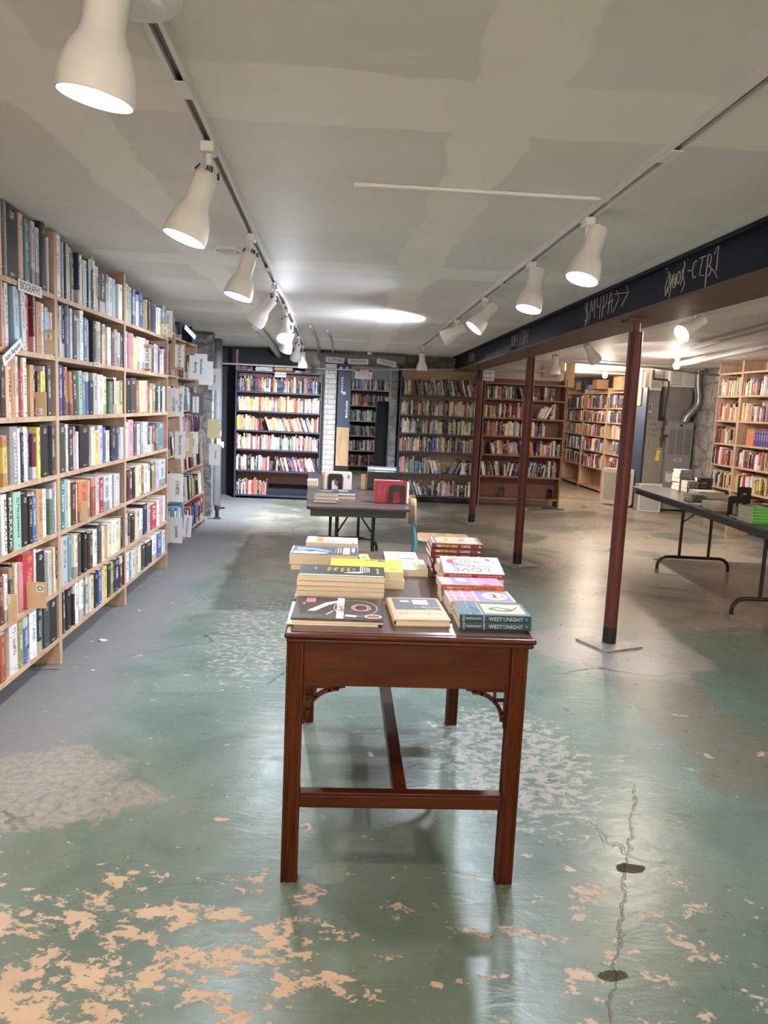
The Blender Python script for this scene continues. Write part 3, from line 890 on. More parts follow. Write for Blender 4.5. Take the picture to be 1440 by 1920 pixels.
chalk([[(.0, .1), (.1, .9)], [(.4, 0), (.4, 1.1)], [(1.0, .1), (1.3, .9), (1.5, .1)], arc(2.0, .5, .25, .35, 0, 360), [(2.6, 1.0), (2.5, .1), (3.0, .2)]], 10.2, 2.04, 0.15)


def post(x, y, top, label, dark_top=False):
    t = thing('support_post', label, 'post', (x, y, 0), 'red steel posts under the beam')
    hw = 0.041
    MB().lathe([(hw, 0.012), (hw, 1.93)], 32).build('shaft', 'post', t, smooth=True)
    MB().lathe([(hw + 0.001, 0.0125), (hw + 0.001, 0.115)], 32).build('scorched_foot', 'black', t, smooth=True)
    if dark_top:
        MB().lathe([(hw + 0.001, 1.82), (hw + 0.001, 1.932)], 32).build('dark_top', 'black', t, smooth=True)
    MB().lathe([(0.022, 1.93), (0.022, 1.985)], 16).build('jack_screw', 'beamrust', t, smooth=True)
    MB().box(-0.07, 0.07, -0.07, 0.07, 1.985, 1.9995).build('head_plate', 'beamrust', t)
    MB().box(-0.15, 0.15, -0.14, 0.14, 0.0, 0.012, Matrix.Rotation(R(24), 4, 'Z')).build('base_plate', 'plate', t, bevel=0.002)
    return t


post(1.715, 4.55, 2, 'nearest dark red steel post, on a bare square plate')
post(1.675, 6.97, 2, 'middle dark red steel post, in front of the brown bookcase')
post(1.665, 9.55, 2, 'farthest red steel post, with a black top, before the blue bookcase', True)

# ================================================================= BOOKCASES
PAL = {'W': 'E6E2DE', 'C': 'E0D2B4', 'K': '1B1B1E', 'N': '1D2749', 'B': '3A5FA0', 'S': '9DBAD4', 'T': '4F8796', 'G': '85868A', 'L': 'C0BFC2', 'R': 'B0202E', 'M': '651C2C',
       'P': 'D28C98', 'H': 'D6569A', 'O': 'DE7A3E', 'Y': 'E2C24A', 'A': 'B98E5C', 'D': '4A322A', 'E': '4B7864', 'F': '87863F', 'V': '463C86', 'I': 'E9E29A', 'J': 'E2B494',
       'Q': '9CC8B6', 'U': '9A4A2A', 'X': '3B3C42', 'Z': 'B3A9CA'}
CNAME = {'W': 'white', 'C': 'cream', 'K': 'black', 'N': 'navy', 'B': 'blue', 'S': 'pale blue', 'T': 'teal', 'G': 'grey', 'L': 'light grey', 'R': 'red', 'M': 'maroon', 'P': 'rose pink',
         'H': 'bright pink', 'O': 'orange', 'Y': 'golden yellow', 'A': 'tan', 'D': 'dark brown', 'E': 'green', 'F': 'olive', 'V': 'violet', 'I': 'pale yellow', 'J': 'peach', 'Q': 'mint green',
         'U': 'rust brown', 'X': 'charcoal', 'Z': 'lavender'}


def lin(hx):
    out = []
    for i in (0, 2, 4):
        c = int(hx[i:i + 2], 16) / 255
        out.append(c / 12.92 if c <= 0.04045 else ((c + 0.055) / 1.055) ** 2.4)
    return tuple(out)


LPAL = {k: lin(v) for k, v in PAL.items()}
DARKS = 'KNBTRMDEFVUXG'


def jitter(c, a=0.12):
    f = 1 + rnd.uniform(-a, a)
    g = 0.3 * c[0] + 0.5 * c[1] + 0.2 * c[2]
    return tuple(max(0.004, min(0.9, (q * 0.84 + g * 0.16) * f * (1 + rnd.uniform(-0.06, 0.06)))) for q in c)


def ink_for(code):
    if code in DARKS:
        return rnd.choice([(0.75, 0.73, 0.70), (0.70, 0.60, 0.35), (0.8, 0.8, 0.8), (0.62, 0.35, 0.25)])
    return rnd.choice([(0.03, 0.03, 0.04), (0.05, 0.05, 0.12), (0.25, 0.03, 0.04), (0.10, 0.09, 0.08)])


def book_cover(mb, t, h, d, att, X, hard):
    """cover of one book: spine at y=0, thickness along x, height along z"""
    b = 0.0025 if hard else 0.0007
    rd = min(0.006, t * 0.25) if hard else min(0.002, t * 0.15)
    out = [(0, d), (0, rd), (t * 0.22, rd * 0.15), (t * 0.5, 0), (t * 0.78, rd * 0.15), (t, rd), (t, d)]
    inn = [(b, d), (b, rd + b), (t * 0.25, rd * 0.15 + b), (t * 0.5, b), (t * 0.75, rd * 0.15 + b), (t - b, rd + b), (t - b, d)]
    n = len(out)
    o = len(mb.v)
    for z in (0, h):
        for p in out + inn:
            mb.v.append(X @ Vector((p[0], p[1], z)))
    N2 = 2 * n
    for i in range(n - 1):
        a, c = o + i, o + i + 1
        if 0 < i < n - 2:
            u0, u1 = out[i][0] / t, out[i + 1][0] / t
            uv = [(u0, 0), (u1, 0), (u1, 1), (u0, 1)]
        else:
            u0, u1 = 2 + out[i][1] / d, 2 + out[i + 1][1] / d
            uv = [(u0, 0), (u1, 0), (u1, 1), (u0, 1)]
        mb.face([a, c, c + N2, a + N2], 0, uv, att)
        e = [(1.3, .5)] * 4
        mb.face([a + n + N2, c + n + N2, c + n, a + n], 0, e, att)
        mb.face([a + N2, c + N2, c + n + N2, a + n + N2], 0, e, att)
        mb.face([a + n, c + n, c, a], 0, e, att)
    e = [(1.3, .5)] * 4
    mb.face([o, o + N2, o + N2 + n, o + n], 0, e, att)
    k = n - 1
    mb.face([o + k + n, o + k + n + N2, o + k + N2, o + k], 0, e, att)


def book_pages(mb, t, h, d, X, hard, mi=0):
    b = 0.0026 if hard else 0.0008
    ov = 0.003 if hard else 0.0004
    rd = 0.006 if hard else 0.002
    mb.box(b, t - b, min(rd + b, d * .2), d - ov, ov, h - ov, X, mi)


BOOKS = []          # every shelved book, before it is decided which ones are objects of their own


def put(F, u, w, t, h, d, code, lean=0.0, inset=0.0, where=None, txt=None, hard=None, sty=None):
    BOOKS.append(dict(F=F, u=u, w=w, t=t, h=h, d=d, code=code, lean=lean, inset=inset, where=where, txt=txt,
                      hard=rnd.random() < 0.6 if hard is None else hard, sty=rnd.random() if sty is None else sty,
                      col=jitter(LPAL[code]), ink=ink_for(code)))


def book_matrix(r):
    X = r['F'] @ Matrix.Translation((r['u'], r['inset'], r['w']))
    a = r['lean']
    if a:
        t, h = r['t'], r['h']
        c = Matrix.Translation((t / 2, 0, h / 2))
        rot = c @ Matrix.Rotation(-R(a), 4, 'Y') @ c.inverted()      # a > 0: the top leans towards smaller u
        low = min((rot @ Vector((q, 0, 0))).z for q in (0, t))
        X = X @ Matrix.Translation((0, 0, -low + 0.0003)) @ rot
    return X


def rand_row(F, u0, u1, w, hmax, pal, where=None, hmin=0.17, tmin=0.012, tmax=0.04, gap=(), lean=(), dmax=0.2):
    """fill a shelf between u0 and u1; gap: intervals left empty; lean: (a, b, degrees)"""
    u = u0
    while u < u1 - tmin:
        t = rnd.uniform(tmin, tmax) * rnd.choice((0.8, 1, 1, 1.2))
        if u + t > u1:
            break
        g = [q for q in gap if u + t > q[0] and u < q[1]]
        if g:
            u = g[0][1]
            continue
        le = 0.0
        for a, b, dg in lean:
            if a <= u < b:
                le = dg + rnd.uniform(-1.5, 1.5)
        h = rnd.uniform(hmin, hmax)
        if le and math.cos(R(le)) * h > hmax - 0.02:
            h = hmax - 0.03
        put(F, u, w, t, h, rnd.uniform(0.7, 1.0) * dmax, rnd.choice(pal), le, rnd.uniform(0.0, 0.03), where)
        u += t / math.cos(R(abs(le))) + (0.0006 if not le else 0.001)


def bookcase(name, label, F, width, depth, shelves, top, mats, cat='bookcase', back=True, side_t=0.019, shelf_t=0.024, right_top=None, group=None, back_rng=None, left=True, edge=None):
    """F: u along the shelf, v into the case, w up; shelves: heights of the board tops"""
    up, sh, bk = mats
    t = thing(name, label, cat, F, group)
    if left:
        MB().box(0, side_t, 0, depth, 0, top).build('side_panel', up, t, bevel=0.0015)
    MB().box(width - side_t, width, 0, depth, 0, right_top or top).build('side_panel', up, t, bevel=0.0015)
    for z in shelves:
        MB().box(side_t + 0.0005, width - side_t - 0.0005, 0.001, depth - 0.006, z - shelf_t, z).build('shelf', sh, t, bevel=0.0015)
    if back:
        a, b = back_rng or (shelves[-1], top - 0.01)
        MB().box(side_t, width - side_t, depth - 0.005, depth, a, b).build('back_panel', bk, t)
    return t


def frame(o, u, v):
    u, v = Vector(u), Vector(v)
    w = u.cross(v)
    return Matrix(((u.x, v.x, w.x, o[0]), (u.y, v.y, w.y, o[1]), (u.z, v.z, w.z, o[2]), (0, 0, 0, 1)))


# ---- left wall: three tall bays of pine shelving
LS = [1.897, 1.60, 1.303, 1.008, 0.71, 0.407, 0.150]
LB = [('nearest bookcase', 2.72, 1.215), ('second bookcase', 3.935, 1.185), ('third bookcase', 5.12, 1.215)]
LF = {}
PINE = ('pine_up', 'pine', 'fibre')
for i, (nm, y0, wd) in enumerate(LB):
    F = frame((-1.45, y0, 0), (0, 1, 0), (-1, 0, 0))
    LF[i + 1] = F
    bookcase('bookcase', ['tall pine bookcase nearest the viewer on the left wall, cut by the picture edge', 'tall pine bookcase second along the left wall',
                          'tall pine bookcase third along the left wall, with the artist card'][i], F, wd, 0.30, LS, 2.195, PINE, right_top=2.195 if i < 2 else 1.91, group='pine bookcases on the left wall')
MB().box(0.61, 0.629, 0.003, 0.12, 1.601, 1.872).build('divider', 'pine_up', [o for o in bpy.data.objects if o.name == 'bookcase'][0])

ROWS = [
    (1, 1, '3274 3280C27 3309N29 3359J28 3379W27 3400G28 3514K28 3549L28 3595J28 3632T27 3658D27 3696L27 3730L26 3770L26 3828K30 3850S29 3870W24'),
    (1, 2, '3270 3286K25 3324L25 3332_0 3364P22 3397L26 3428D25 3460F25 3513S26 3534C24 3578L24 3628R25 3658R24 3674M24 3710P24 3769A22 3797W22 3836S21 3858W20 3899L20 3922W19'),
    (1, 3, '3265 3294X22 3332X22 3373K22 3424J26 3461A25 3498L25 3532R20 3556C20 3580A24 3625W25 3646W20 3682A22 3719M22 3741D20 3796Y20 3818L22 3864X23'),
    (1, 4, '3261 3281J24 3313T20 3352Y20 3398C20 3476G24 3500W23 3533N21 3573W23 3608C23 3654B22 3696M20 3731Y23 3826K24 3860C23 3899X23'),
    (1, 5, '3256 3271G21 3298V24 3350W25 3385K25 3417D22 3497Q24 3570K23 3611K21 3657B21 3673D22 3749A23 3799W22 3837K19 3866E22 3898G24 3947W24'),
    (1, 6, '3252 3300M22 3329W20 3360I18 3390X22 3420K23 3445C22 3461W20 3508P22 3629R25 3652W25 3747K23 3784Z22 3831L21 3869A21 3895C21 3932K21'),
    (1, 7, '3247 3301U20 3328N25 3347L25 3430W25 3490F24 3545B25 3564K22 3648W26 3695N26 3730E20 3800X24 3897K24 3912W25 3958X26'),
    (2, 1, '3948 4014W28 4059W28 4082S26 4102X26 4125L26 4153J25 4173T23 4210D22 4251W26 4264L25 4290N25 4315Z25 4355W25 4413L23 4431K24 4482S25 4524D26 4553W25 4582C23 4612G23 4636N22 4744D22 4797S22 4879C21 4929S21 4969L21 5010W20 5093W20'),
    (2, 2, '3955 3981X24 4018L24 4063G23 4102N25 4121S25 4145D24 4177L24 4255K23 4298L21 4350W25 4403B22 4440W22 4477S22 4514C21 4567K22 4651G22 4676K21 4733J21 4781S22 4845W21 4912M20 4981G21 5027L20 5093X19'),
    (2, 3, '3970 4025V24 4055W23 4093X23 4141O23 4173A21 4230M21 4263E22 4314Q22 4367G22 4430B22 4504K18 4581L22 4681W22 4748I21 4796C20 4873E19 4895M20 4946W21 5010J19 5093F20'),
    (2, 4, '3973 4044X24 4066E22 4101W23 4140D22 4188K22 4221Z22 4242W19 4275F21 4429K22 4471D21 4527W21 4590Y19 4675L21 4727B20 4796C18 4839K18 4928N20 4998X20 5027S19 5106L19'),
    (2, 5, '3973 4032E24 4078S24 4128I23 4200D22 4241W20 4406O21 4452W20 4527U21 4590L20 4675R20 4811L20 4861W20 4900U19 5021L19'),
    (2, 6, '3973 4070L24 4120T24 4167W23 4216C22 4279X22 4317I21 4370K22 4406O21 4479D20 4555W20 4634X22 4679C20 4715W20 4763I19 4827C20 4905W20 4986I20 5033C20 5075K20'),
    (2, 7, '3974 4011X24 4041S23 4102K22 4138R22 4162K22 4219W23 4244K22 4308W21 4356E21 4405G22 4489C20 4566K20 4625B20 4666J18 4744Y20 4804K20 4859F20 4887K20 4997N20 5069M19'),
    (3, 1, '5164 5234C23 5298L22 5330X22 5380S22 5422C20 5482W20 5580B22 5701F18 5729W20 5768D21 5817J20 5867X21 5949V21 6033C18 6109I19 6176T19 6290L22'),
    (3, 2, '5149 5203S22 5251H22 5340A22 5374W20 5430Y20 5485L21 5640W21 5687W22 5754P21 5799C19 5888K20 5967L20 6020Z20 6074X20 6145J18 6209C18 6279V20'),
    (3, 3, '5133 5182W23 5265K22 5412X22 5503O18 5617I21 5725J21 5776R18 5838L20 5955F20 6033K18 6089L19 6170X19 6265W19'),
    (3, 4, '5125 5207C22 5328P23 5391X22 5440G21 5520L20 5587G21 5636W21 5717L21 5789N20 5842Y18 5917V19 5961M20 6017A20 6228T20 6289R20'),
    (3, 5, '5115 5167L21 5219K20 5318M20 5382K20 5430I20 5536C20 5607U19 5720L20 5784W19 5850K19 5928F18 5962C20 6067Z20 6276L20'),
    (3, 6, '5107 5202L20 5256N20 5375K18 5433J20 5491L19 5591W19 5705N21 5802L19 6006R18 6101W19 6200P19 6275W20'),
    (3, 7, '5092 5131K19 5231W19 5293T18 5378C18 5464L18 5542I18 5657X18 5850K17 6002W18 6175B18 6300L17'),
]
LEAN = {(1, 2): (3, 11, 3.0), (2, 3): (0, 10, 4.5), (3, 3): (2, 8, 4), (3, 5): (1, 10, 5), (2, 1): (16, 17, 4), (2, 4): (17, 20, 3), (2, 6): (16, 20, -2), (3, 6): (10, 13, -3)}
TXT = {(1, 3, 1): ('JACK KEROUAC', 'ink_w', .022), (1, 3, 3): ('OFFBEAT', 'ink', .022), (1, 4, 4): ('LEO LERMAN', 'ink_w', .038), (1, 5, 2): ('MALRAUX', 'ink_g', .036),
       (1, 5, 3): ('MALRAUX', 'ink_w', .036), (1, 5, 5): ('Maupassant', 'ink', .034), (1, 6, 11): ('Cheever', 'ink', .024)}
for bay, sh, spec in ROWS:
    F = LF[bay]
    y0 = LB[bay - 1][1]
    toks = spec.split()
    end = LB[bay - 1][1] + LB[bay - 1][2] - 0.0195
    cur = int(toks[0]) / 1000
    idx = 0
    z = LS[sh - 1] + 0.0005
    if bay == 1:
        rand_row(F, 0.025, cur - y0 - 0.004, z, 0.25, 'WCKNGLRMDX', ('nearest bookcase', sh))
    for tk in toks[1:]:
        m = tk[4:]
        nxt = min(int(tk[:4]) / 1000, end)
        t = nxt - cur - 0.0006
        if m == '_0' or t < 0.006:
            cur = max(cur, nxt)
            continue
        code, h = m[0], int(m[1:]) / 100
        le = 0.0
        if (bay, sh) in LEAN:
            a, b, dg = LEAN[(bay, sh)]
            if a <= idx < b:
                le = math.copysign(min(abs(dg), idx - a + 0.7, b - idx - 0.3), dg)
        lim = (0.315 if sh == 1 else LS[sh - 2] - 0.03 - LS[sh - 1])
        h = min(h * 1.07 + rnd.uniform(-0.004, 0.004), lim)
        tx = TXT.get((bay, sh, idx))
        put(F, cur - y0, z, t * (math.cos(R(le)) if le else 1), h, rnd.uniform(0.145, 0.18), code, le, rnd.choice((0.002, 0.006, 0.012, 0.02, 0.03)) if t < 0.05 else 0.004,
            (LB[bay - 1][0], sh), tx, True if tx else None, 0.02 if tx else 0.30 if code in 'KX' and t > 0.05 else None)
        cur = nxt
        idx += 1

# ---- left wall: two leaning pine cases beyond them, with sport and game books
S4 = [2.03, 1.62, 1.25, 0.87, 0.48, 0.12]
F4 = frame((-1.555, 6.42, 0.012), (0, 1, 0), (-1, 0, 0)) @ Matrix.Rotation(R(-3.2), 4, 'X')
bookcase('bookcase', 'leaning pine case with sport cards, fourth along the left wall', F4, 1.16, 0.20, S4, 2.185, PINE, group='pine bookcases on the left wall', shelf_t=0.02)
S5 = [2.00, 1.62, 1.29, 1.00, 0.68, 0.36, 0.06]
F5 = frame((-1.575, 7.62, 0.012), (0, 1, 0), (-1, 0, 0)) @ Matrix.Rotation(R(-3.2), 4, 'X')
bookcase('bookcase', 'farthest pine case on the left wall, before the dark pipe corner', F5, 1.15, 0.20, S5, 2.02, PINE, group='pine bookcases on the left wall', shelf_t=0.02)
for k, (z, pal, g) in enumerate(zip(S4[1:], ['RMDWKL', 'RWWKOE', 'KNEWXG', 'MEGLKW', 'SBWLTN'], [0.0, 0.0, 0.2, 0.30, 0.0])):
    rand_row(F4, 0.03, 1.13 - g, z + 0.0006, 0.27 if k else 0.33, pal, ('fourth bookcase', k + 2), 0.20, gap=[(0.62, 0.74)] if k == 1 else (), dmax=0.18)
for k, (z, pal) in enumerate(zip(S5[1:], ['KXRWLD', 'BRWKTL', 'NVWPKL', 'RWMKGL', 'KWXLKY', 'RBMNWL'])):
    rand_row(F5, 0.03, 1.12, z + 0.0006, 0.25, pal, ('fifth bookcase', k + 2), 0.18, dmax=0.18)
put(F5, 0.30, S5[0] + 0.0006, 0.05, 0.17, 0.17, 'N')

# ---- far wall: humour bookcase, dark blue
FH = frame((-1.60, 11.18, 0), (1, 0, 0), (0, 1, 0))
SH = [1.86, 1.565, 1.285, 1.005, 0.73, 0.42, 0.06]
BLUE = ('bluewood', 'bluewood', 'redback')
hc = bookcase('bookcase', 'dark blue bookcase full of bright humour books on the far wall', FH, 1.25, 0.28, SH, 1.862, BLUE, back_rng=(0.20, 1.85))
MB().box(-0.002, 0.03, 0.02, 0.06, 1.863, 2.15).build('corner_batten', 'brownwood', hc)
HP = ['KKXXGNTWLCWRVOYIK', 'RYOWICWWJPKVYWW', 'RRPMKWCWOYYIYWVWLPY', 'YICWCJPNOKRWTQGWCIJOR', 'NWLROWVICMHKWCOPXD', 'ROCUDMWLXK']
for k, z in enumerate(SH[1:]):
    rand_row(FH, 0.025, 1.22 if k < 5 else 0.50, z + 0.0006, 0.225 if k != 5 else 0.24, HP[k], ('humour bookcase', k + 1), 0.16, 0.010, 0.030,
             lean={2: [(0.42, 1.1, 18)], 1: [(0.0, 0.5, 2)], 4: [(0.62, 1.22, 16)]}.get(k, []), dmax=0.17, gap={2: [(0.36, 0.46)], 4: [(0.5, 0.58)]}.get(k, []))

# ---- far wall right of the door: blue case and brown case
FB = frame((0.80, 11.38, 0), (1, 0, 0), (0, 1, 0))
SB = [1.625, 1.325, 1.055, 0.785, 0.455, 0.12]
bookcase('bookcase', 'dark blue framed bookcase right of the doorway', FB, 1.24, 0.28, SB, 2.03, ('bluewood', 'bluewood', 'tanback'))
BP = ['CLWIGXKEDMRSGKWILK', 'CRMLKGWCCICBNDRC', 'LCCWIKREGFINNKXNTC', 'OUDWKRBYNKFIEGCMXV', 'EKWKGNOBWLYPECDTMW', 'KDCWCKGLDMPKXW']
for k, z in enumerate(SB):
    rand_row(FB, 0.025, 1.21, z + 0.0006, [0.27, 0.24, 0.225, 0.225, 0.25, 0.23][k], BP[k], ('blue bookcase', k + 1), 0.17, 0.012, 0.032,
             lean={0: [(0.25, 1.21, 12)], 4: [(0.5, 0.72, 14), (0.75, 0.95, -25)], 5: [(0.0, 0.5, 22)]}.get(k, []), dmax=0.18,
             gap={4: [(0.68, 0.84)], 0: [(0.17, 0.25)], 5: [(0.5, 0.56)]}.get(k, []))
FW = frame((2.06, 11.38, 0), (1, 0, 0), (0, 1, 0))
SW = [1.86, 1.625, 1.345, 1.075, 0.79, 0.465, 0.13]
bookcase('bookcase', 'brown wooden bookcase with an empty lowest shelf, behind the red posts', FW, 1.255, 0.28, SW, 1.94, ('brownwood', 'brownwood', 'redback'))
WP = ['TTKXWMCDDKGXG', 'CKRWKLXXYWKW', 'CYOWTLRRMYNVPSXKWUD', 'KMOJWEPKCWVOR', 'KEDMPCWXYRKBNGK']
for k, z in enumerate(SW[1:6]):
    rand_row(FW, 0.03, [1.10, 1.15, 0.98, 1.22, 1.22][k], z + 0.0006, [0.20, 0.235, 0.225, 0.235, 0.25][k], WP[k], ('brown bookcase', k + 1), 0.16, 0.013, 0.034,
             lean={0: [(0.55, 0.85, 16)], 1: [(0.78, 1.0, -24)], 3: [(0.12, 0.8, 12)], 4: [(0.0, 0.3, 12), (0.34, 0.42, 2), (0.42, 0.6, -10), (0.72, 1.0, -12)]}.get(k, []), dmax=0.18,
             gap={0: [(0.48, 0.56), (0.85, 0.92)], 1: [(0.62, 0.86)], 4: [(0.32, 0.38)], 3: [(0.08, 0.14), (0.8, 0.86)]}.get(k, []))

# ---- far right: pine cases along the right wall
SR = [1.87, 1.585, 1.325, 1.055, 0.765, 0.45, 0.06]
for i, (ya, wd, lb) in enumerate([(16.45, 1.22, 'farthest pine bookcase along the right wall'), (15.22, 1.36, 'pine bookcase second from the far end of the right wall'),
                                  (13.85, 1.25, 'pine bookcase at far right, partly behind the near post')]):
    F = frame((4.80, ya, 0), (0, -1, 0), (1, 0, 0))
    bookcase('bookcase', lb, F, wd, 0.28, SR, 1.95 if i < 2 else 1.9, ('pine_up', 'pine', 'pine_x'), group='pine bookcases on the far right', left=True)
    for k, z in enumerate(SR[1:6]):
        rand_row(F, 0.025 if not (i == 2 and k > 1) else 0.3, wd - 0.03, z + 0.0006, [0.25, 0.22, 0.225, 0.24, 0.26][k], ['KXNVWOGDML', 'KRWNVLCDGE', 'KAYWEGRDPC', 'SBKNWGRCX', 'KXWRDMPC'][k], ('far right bookcase', k + 1), 0.16, 0.014, 0.04, dmax=0.18)

# ---- right edge: two pine cases by the stone wall
SQ = [2.05, 1.76, 1.445, 1.15, 0.875, 0.585, 0.28]
for i, (ya, wd, lb) in enumerate([(9.90, 0.59, 'narrow pine bookcase beside the rough stone wall'), (9.305, 1.22, 'wide pine bookcase at the right edge of the picture'), (8.08, 1.22, 'pine bookcase outside the right edge of the picture')]):
    F = frame((4.90, ya, 0), (0, -1, 0), (1, 0, 0))
    bookcase('bookcase', lb, F, wd, 0.28, SQ, 2.19, ('pine_up', 'pine', 'pine_x'), group='pine bookcases at the right edge', back=i > 0)
    for k, z in enumerate(SQ[1:]):
        if i == 1 and k == 2:
            for j in range(9):
                put(F, 0.22 + j * 0.055, z + 0.0006, 0.05, 0.20, 0.16, 'O' if j < 3 else 'V', 0, 0.01, ('right edge bookcase', 4), None, True, 0.62)
            rand_row(F, 0.74, wd - 0.03, z + 0.0006, 0.22, 'KDMWC', ('right edge bookcase', 4))
            continue
        rand_row(F, 0.025 if k else 0.04, wd - 0.03, z + 0.0006, 0.225, ['KOWYSDXC', 'KOPWIRBN', 'XKRDWKCA', 'OADKMRWC', 'YWKRDXL', 'KWDM'][k], ('right edge bookcase', k + 2), 0.15, 0.014, 0.036, dmax=0.17)

# ---- beyond the doorway
FP = frame((0.02, 16.75, 0), (1, 0, 0), (0, 1, 0))
SP = [1.775, 1.435, 1.10, 0.775, 0.45, 0.12]
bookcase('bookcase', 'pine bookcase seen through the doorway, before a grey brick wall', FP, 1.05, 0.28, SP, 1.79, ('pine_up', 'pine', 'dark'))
for k, z in enumerate(SP):
    rand_row(FP, 0.025, 1.02, z + 0.0006, 0.245, ['KGIZBKWPWK', 'KKKXWORSI', 'KCDKYWIEST', 'MGLXXGKI', 'GLKXEOMW', 'LKMUXDM'][k], ('doorway bookcase', k + 1), 0.19, 0.016, 0.045, lean={3: [(0.2, 1.0, 10)]}.get(k, []), dmax=0.18)

# ----------------------------------------------------------------- shelved books: the ones that show largest are objects of their own
def project(p):
    c = CAM_R.transposed() @ (Vector(p) - Vector((0, 0, 1.42)))
    if c.z > -0.05:
        return None
    return 720 + 1420 * c.x / -c.z, 960 - 1420 * c.y / -c.z


def shown_area(r):
    X = book_matrix(r)
    q = [project(X @ Vector(p)) for p in ((0, 0, 0), (r['t'], 0, 0), (r['t'], 0, r['h']), (0, 0, r['h']))]
    if any(p is None for p in q):
        return 0
    x0 = sum(p[0] for p in q) / 4
    y0 = sum(p[1] for p in q) / 4
    if not (2 < x0 < 1438 and 0 < y0 < 1920):
        return 0
    a = 0
    for i in range(4):
        a += q[i][0] * q[(i + 1) % 4][1] - q[(i + 1) % 4][0] * q[i][1]
    return abs(a) / 2


def make_book(X, t, h, d, col, ink, sty, hard, label, group=None, white=False, name='book'):
    mb = MB()
    book_cover(mb, t, h, d, (col, ink, sty), Matrix(), hard)
    o = mb.build(name, 'print')
    o.matrix_world = X
    pg = MB()
    book_pages(pg, t, h, d, Matrix(), hard)
    pg.build('page_block', 'page_w' if white else 'page', o)
    return tag(o, label, 'book', group)


N_SHELF = 200
for r in BOOKS:
    r['area'] = shown_area(r) if r['where'] and r['where'][0] in ('nearest bookcase', 'second bookcase', 'third bookcase') else 0
pick = sorted([r for r in BOOKS if r['area'] > 0], key=lambda r: -r['area'])[:N_SHELF]
chosen = set(id(r) for r in pick)
rows = {}
for r in BOOKS:
    if r['where']:
        rows.setdefault(r['where'], []).append(r)
for wh, lst in rows.items():
    lst.sort(key=lambda r: -r['u'])
    for n, r in enumerate(lst):
        r['n'] = n + 1
stuff_c = MB()
stuff_p = MB()
for r in BOOKS:
    X = book_matrix(r)
    if id(r) in chosen:
        bay, sh = r['where']
        adj = 'leaning ' if abs(r['lean']) > 2.5 else 'thick ' if r['t'] > 0.055 else 'thin ' if r['t'] < 0.022 else ''
        lab = '%s%s book, %s before the far upright on %s shelf from top, %s' % (adj, CNAME[r['code']], ORD[r['n']], ORD[sh], bay)
        o = make_book(X, r['t'], r['h'], r['d'], r['col'], r['ink'], r['sty'], r['hard'], lab, 'books on the %s shelf of the %s' % (ORD[sh], bay), rnd.random() < 0.4)
        if r['txt']:
            s, m, size = r['txt']
            text(s, size, axes((r['t'] / 2, -0.0004, r['h'] / 2), (0, 0, -1), (1, 0, 0)), m, o, 'title', sx=min(1.6, r['h'] * 0.8 / (len(s) * size * 0.62)))
    else:
        att = (r['col'], r['ink'], r['sty'])
        book_cover(stuff_c, r['t'], r['h'], r['d'], att, X, r['hard'])
        book_pages(stuff_c, r['t'], r['h'], r['d'], X, r['hard'], 1)
tag(stuff_c.build('books', ['print', 'page']), 'rows of many coloured books on the more distant shelves', 'books', kind='stuff')


# ----------------------------------------------------------------- divider cards and signs
def card(y, x1, z0, z1, w, mat, lines, label, vertical=False, size=0.03, label_rect=None, yaw=0.0, tilt=0.0, th=0.003, cat='divider card'):
    """stiff card stuck between books, facing the viewer; it sticks out of the shelf as far as x1"""
    h = z1 - z0
    X = Matrix.Translation((x1 - w, y, z0)) @ Matrix.Rotation(R(yaw), 4, 'Z') @ Matrix.Rotation(R(tilt), 4, 'Y')
    o = MB().box(0, w, 0, th, 0, h).build('divider_card', mat)
    o.matrix_world = X
    tag(o, label, cat, 'divider cards')
    if label_rect:
        a, b, c, d_, lm = label_rect
        MB().box(a * w, b * w, -0.0012, -0.0002, c * h, d_ * h).build('paper_label', lm, o)
    for s, fx, fz, sz in lines:
        if vertical:
            text(s, sz, axes((fx * w, -0.0016, fz * h), (0, 0, -1), (1, 0, 0)), 'ink', o)
        else:
            text(s, sz, axes((fx * w, -0.0016, fz * h), (1, 0, 0), (0, 0, 1)), 'ink', o)
    return o


P = 'paper'
card(3.800, -1.408, 1.602, 1.718, 0.10, 'tan', [('I', .70, .72, .034)], 'tan card lettered I on the second shelf of the nearest bookcase', label_rect=(.52, .86, .58, .86, P))
card(3.712, -1.420, 1.305, 1.418, 0.09, 'tan', [('L', .60, .2, .03)], 'tan card lettered L on the third shelf of the nearest bookcase', label_rect=(.42, .8, .06, .34, P))
card(3.326, -1.412, 0.409, 0.532, 0.09, 'tan', [('N', .45, .8, .03)], 'tan card lettered N on the sixth shelf of the nearest bookcase', label_rect=(.25, .68, .66, .92, P))
card(3.530, -1.366, 0.415, 0.540, 0.12, 'tan', [('O', .78, .76, .034)], 'large tan card lettered O on the sixth shelf of the nearest bookcase', label_rect=(.64, .92, .62, .90, P))
card(4.26, -1.415, 0.712, 0.83, 0.08, 'tan', [('T', .30, .2, .026)], 'tan card lettered T on the fifth shelf of the second bookcase', label_rect=(.1, .55, .06, .34, P))
card(6.10, -1.395, 1.899, 1.985, 0.09, 'olive', [('Y', .7, .8, .026), ('Z', .7, .35, .026)], 'olive card lettered Y and Z on the top shelf of the third bookcase', label_rect=(.5, .9, .08, .96, P))
card(6.285, -1.405, 1.899, 2.105, 0.08, P, [('Collected Travel', .55, .5, .022)], 'white upright card on the top shelf end of the third bookcase', True)
card(5.60, -1.395, 1.602, 1.79, 0.12, 'carton', [('ARTIST BIO', .70, .46, .034)], 'brown card marked ARTIST BIO on the second shelf of the third bookcase', True, label_rect=(.48, .92, .08, .86, P))
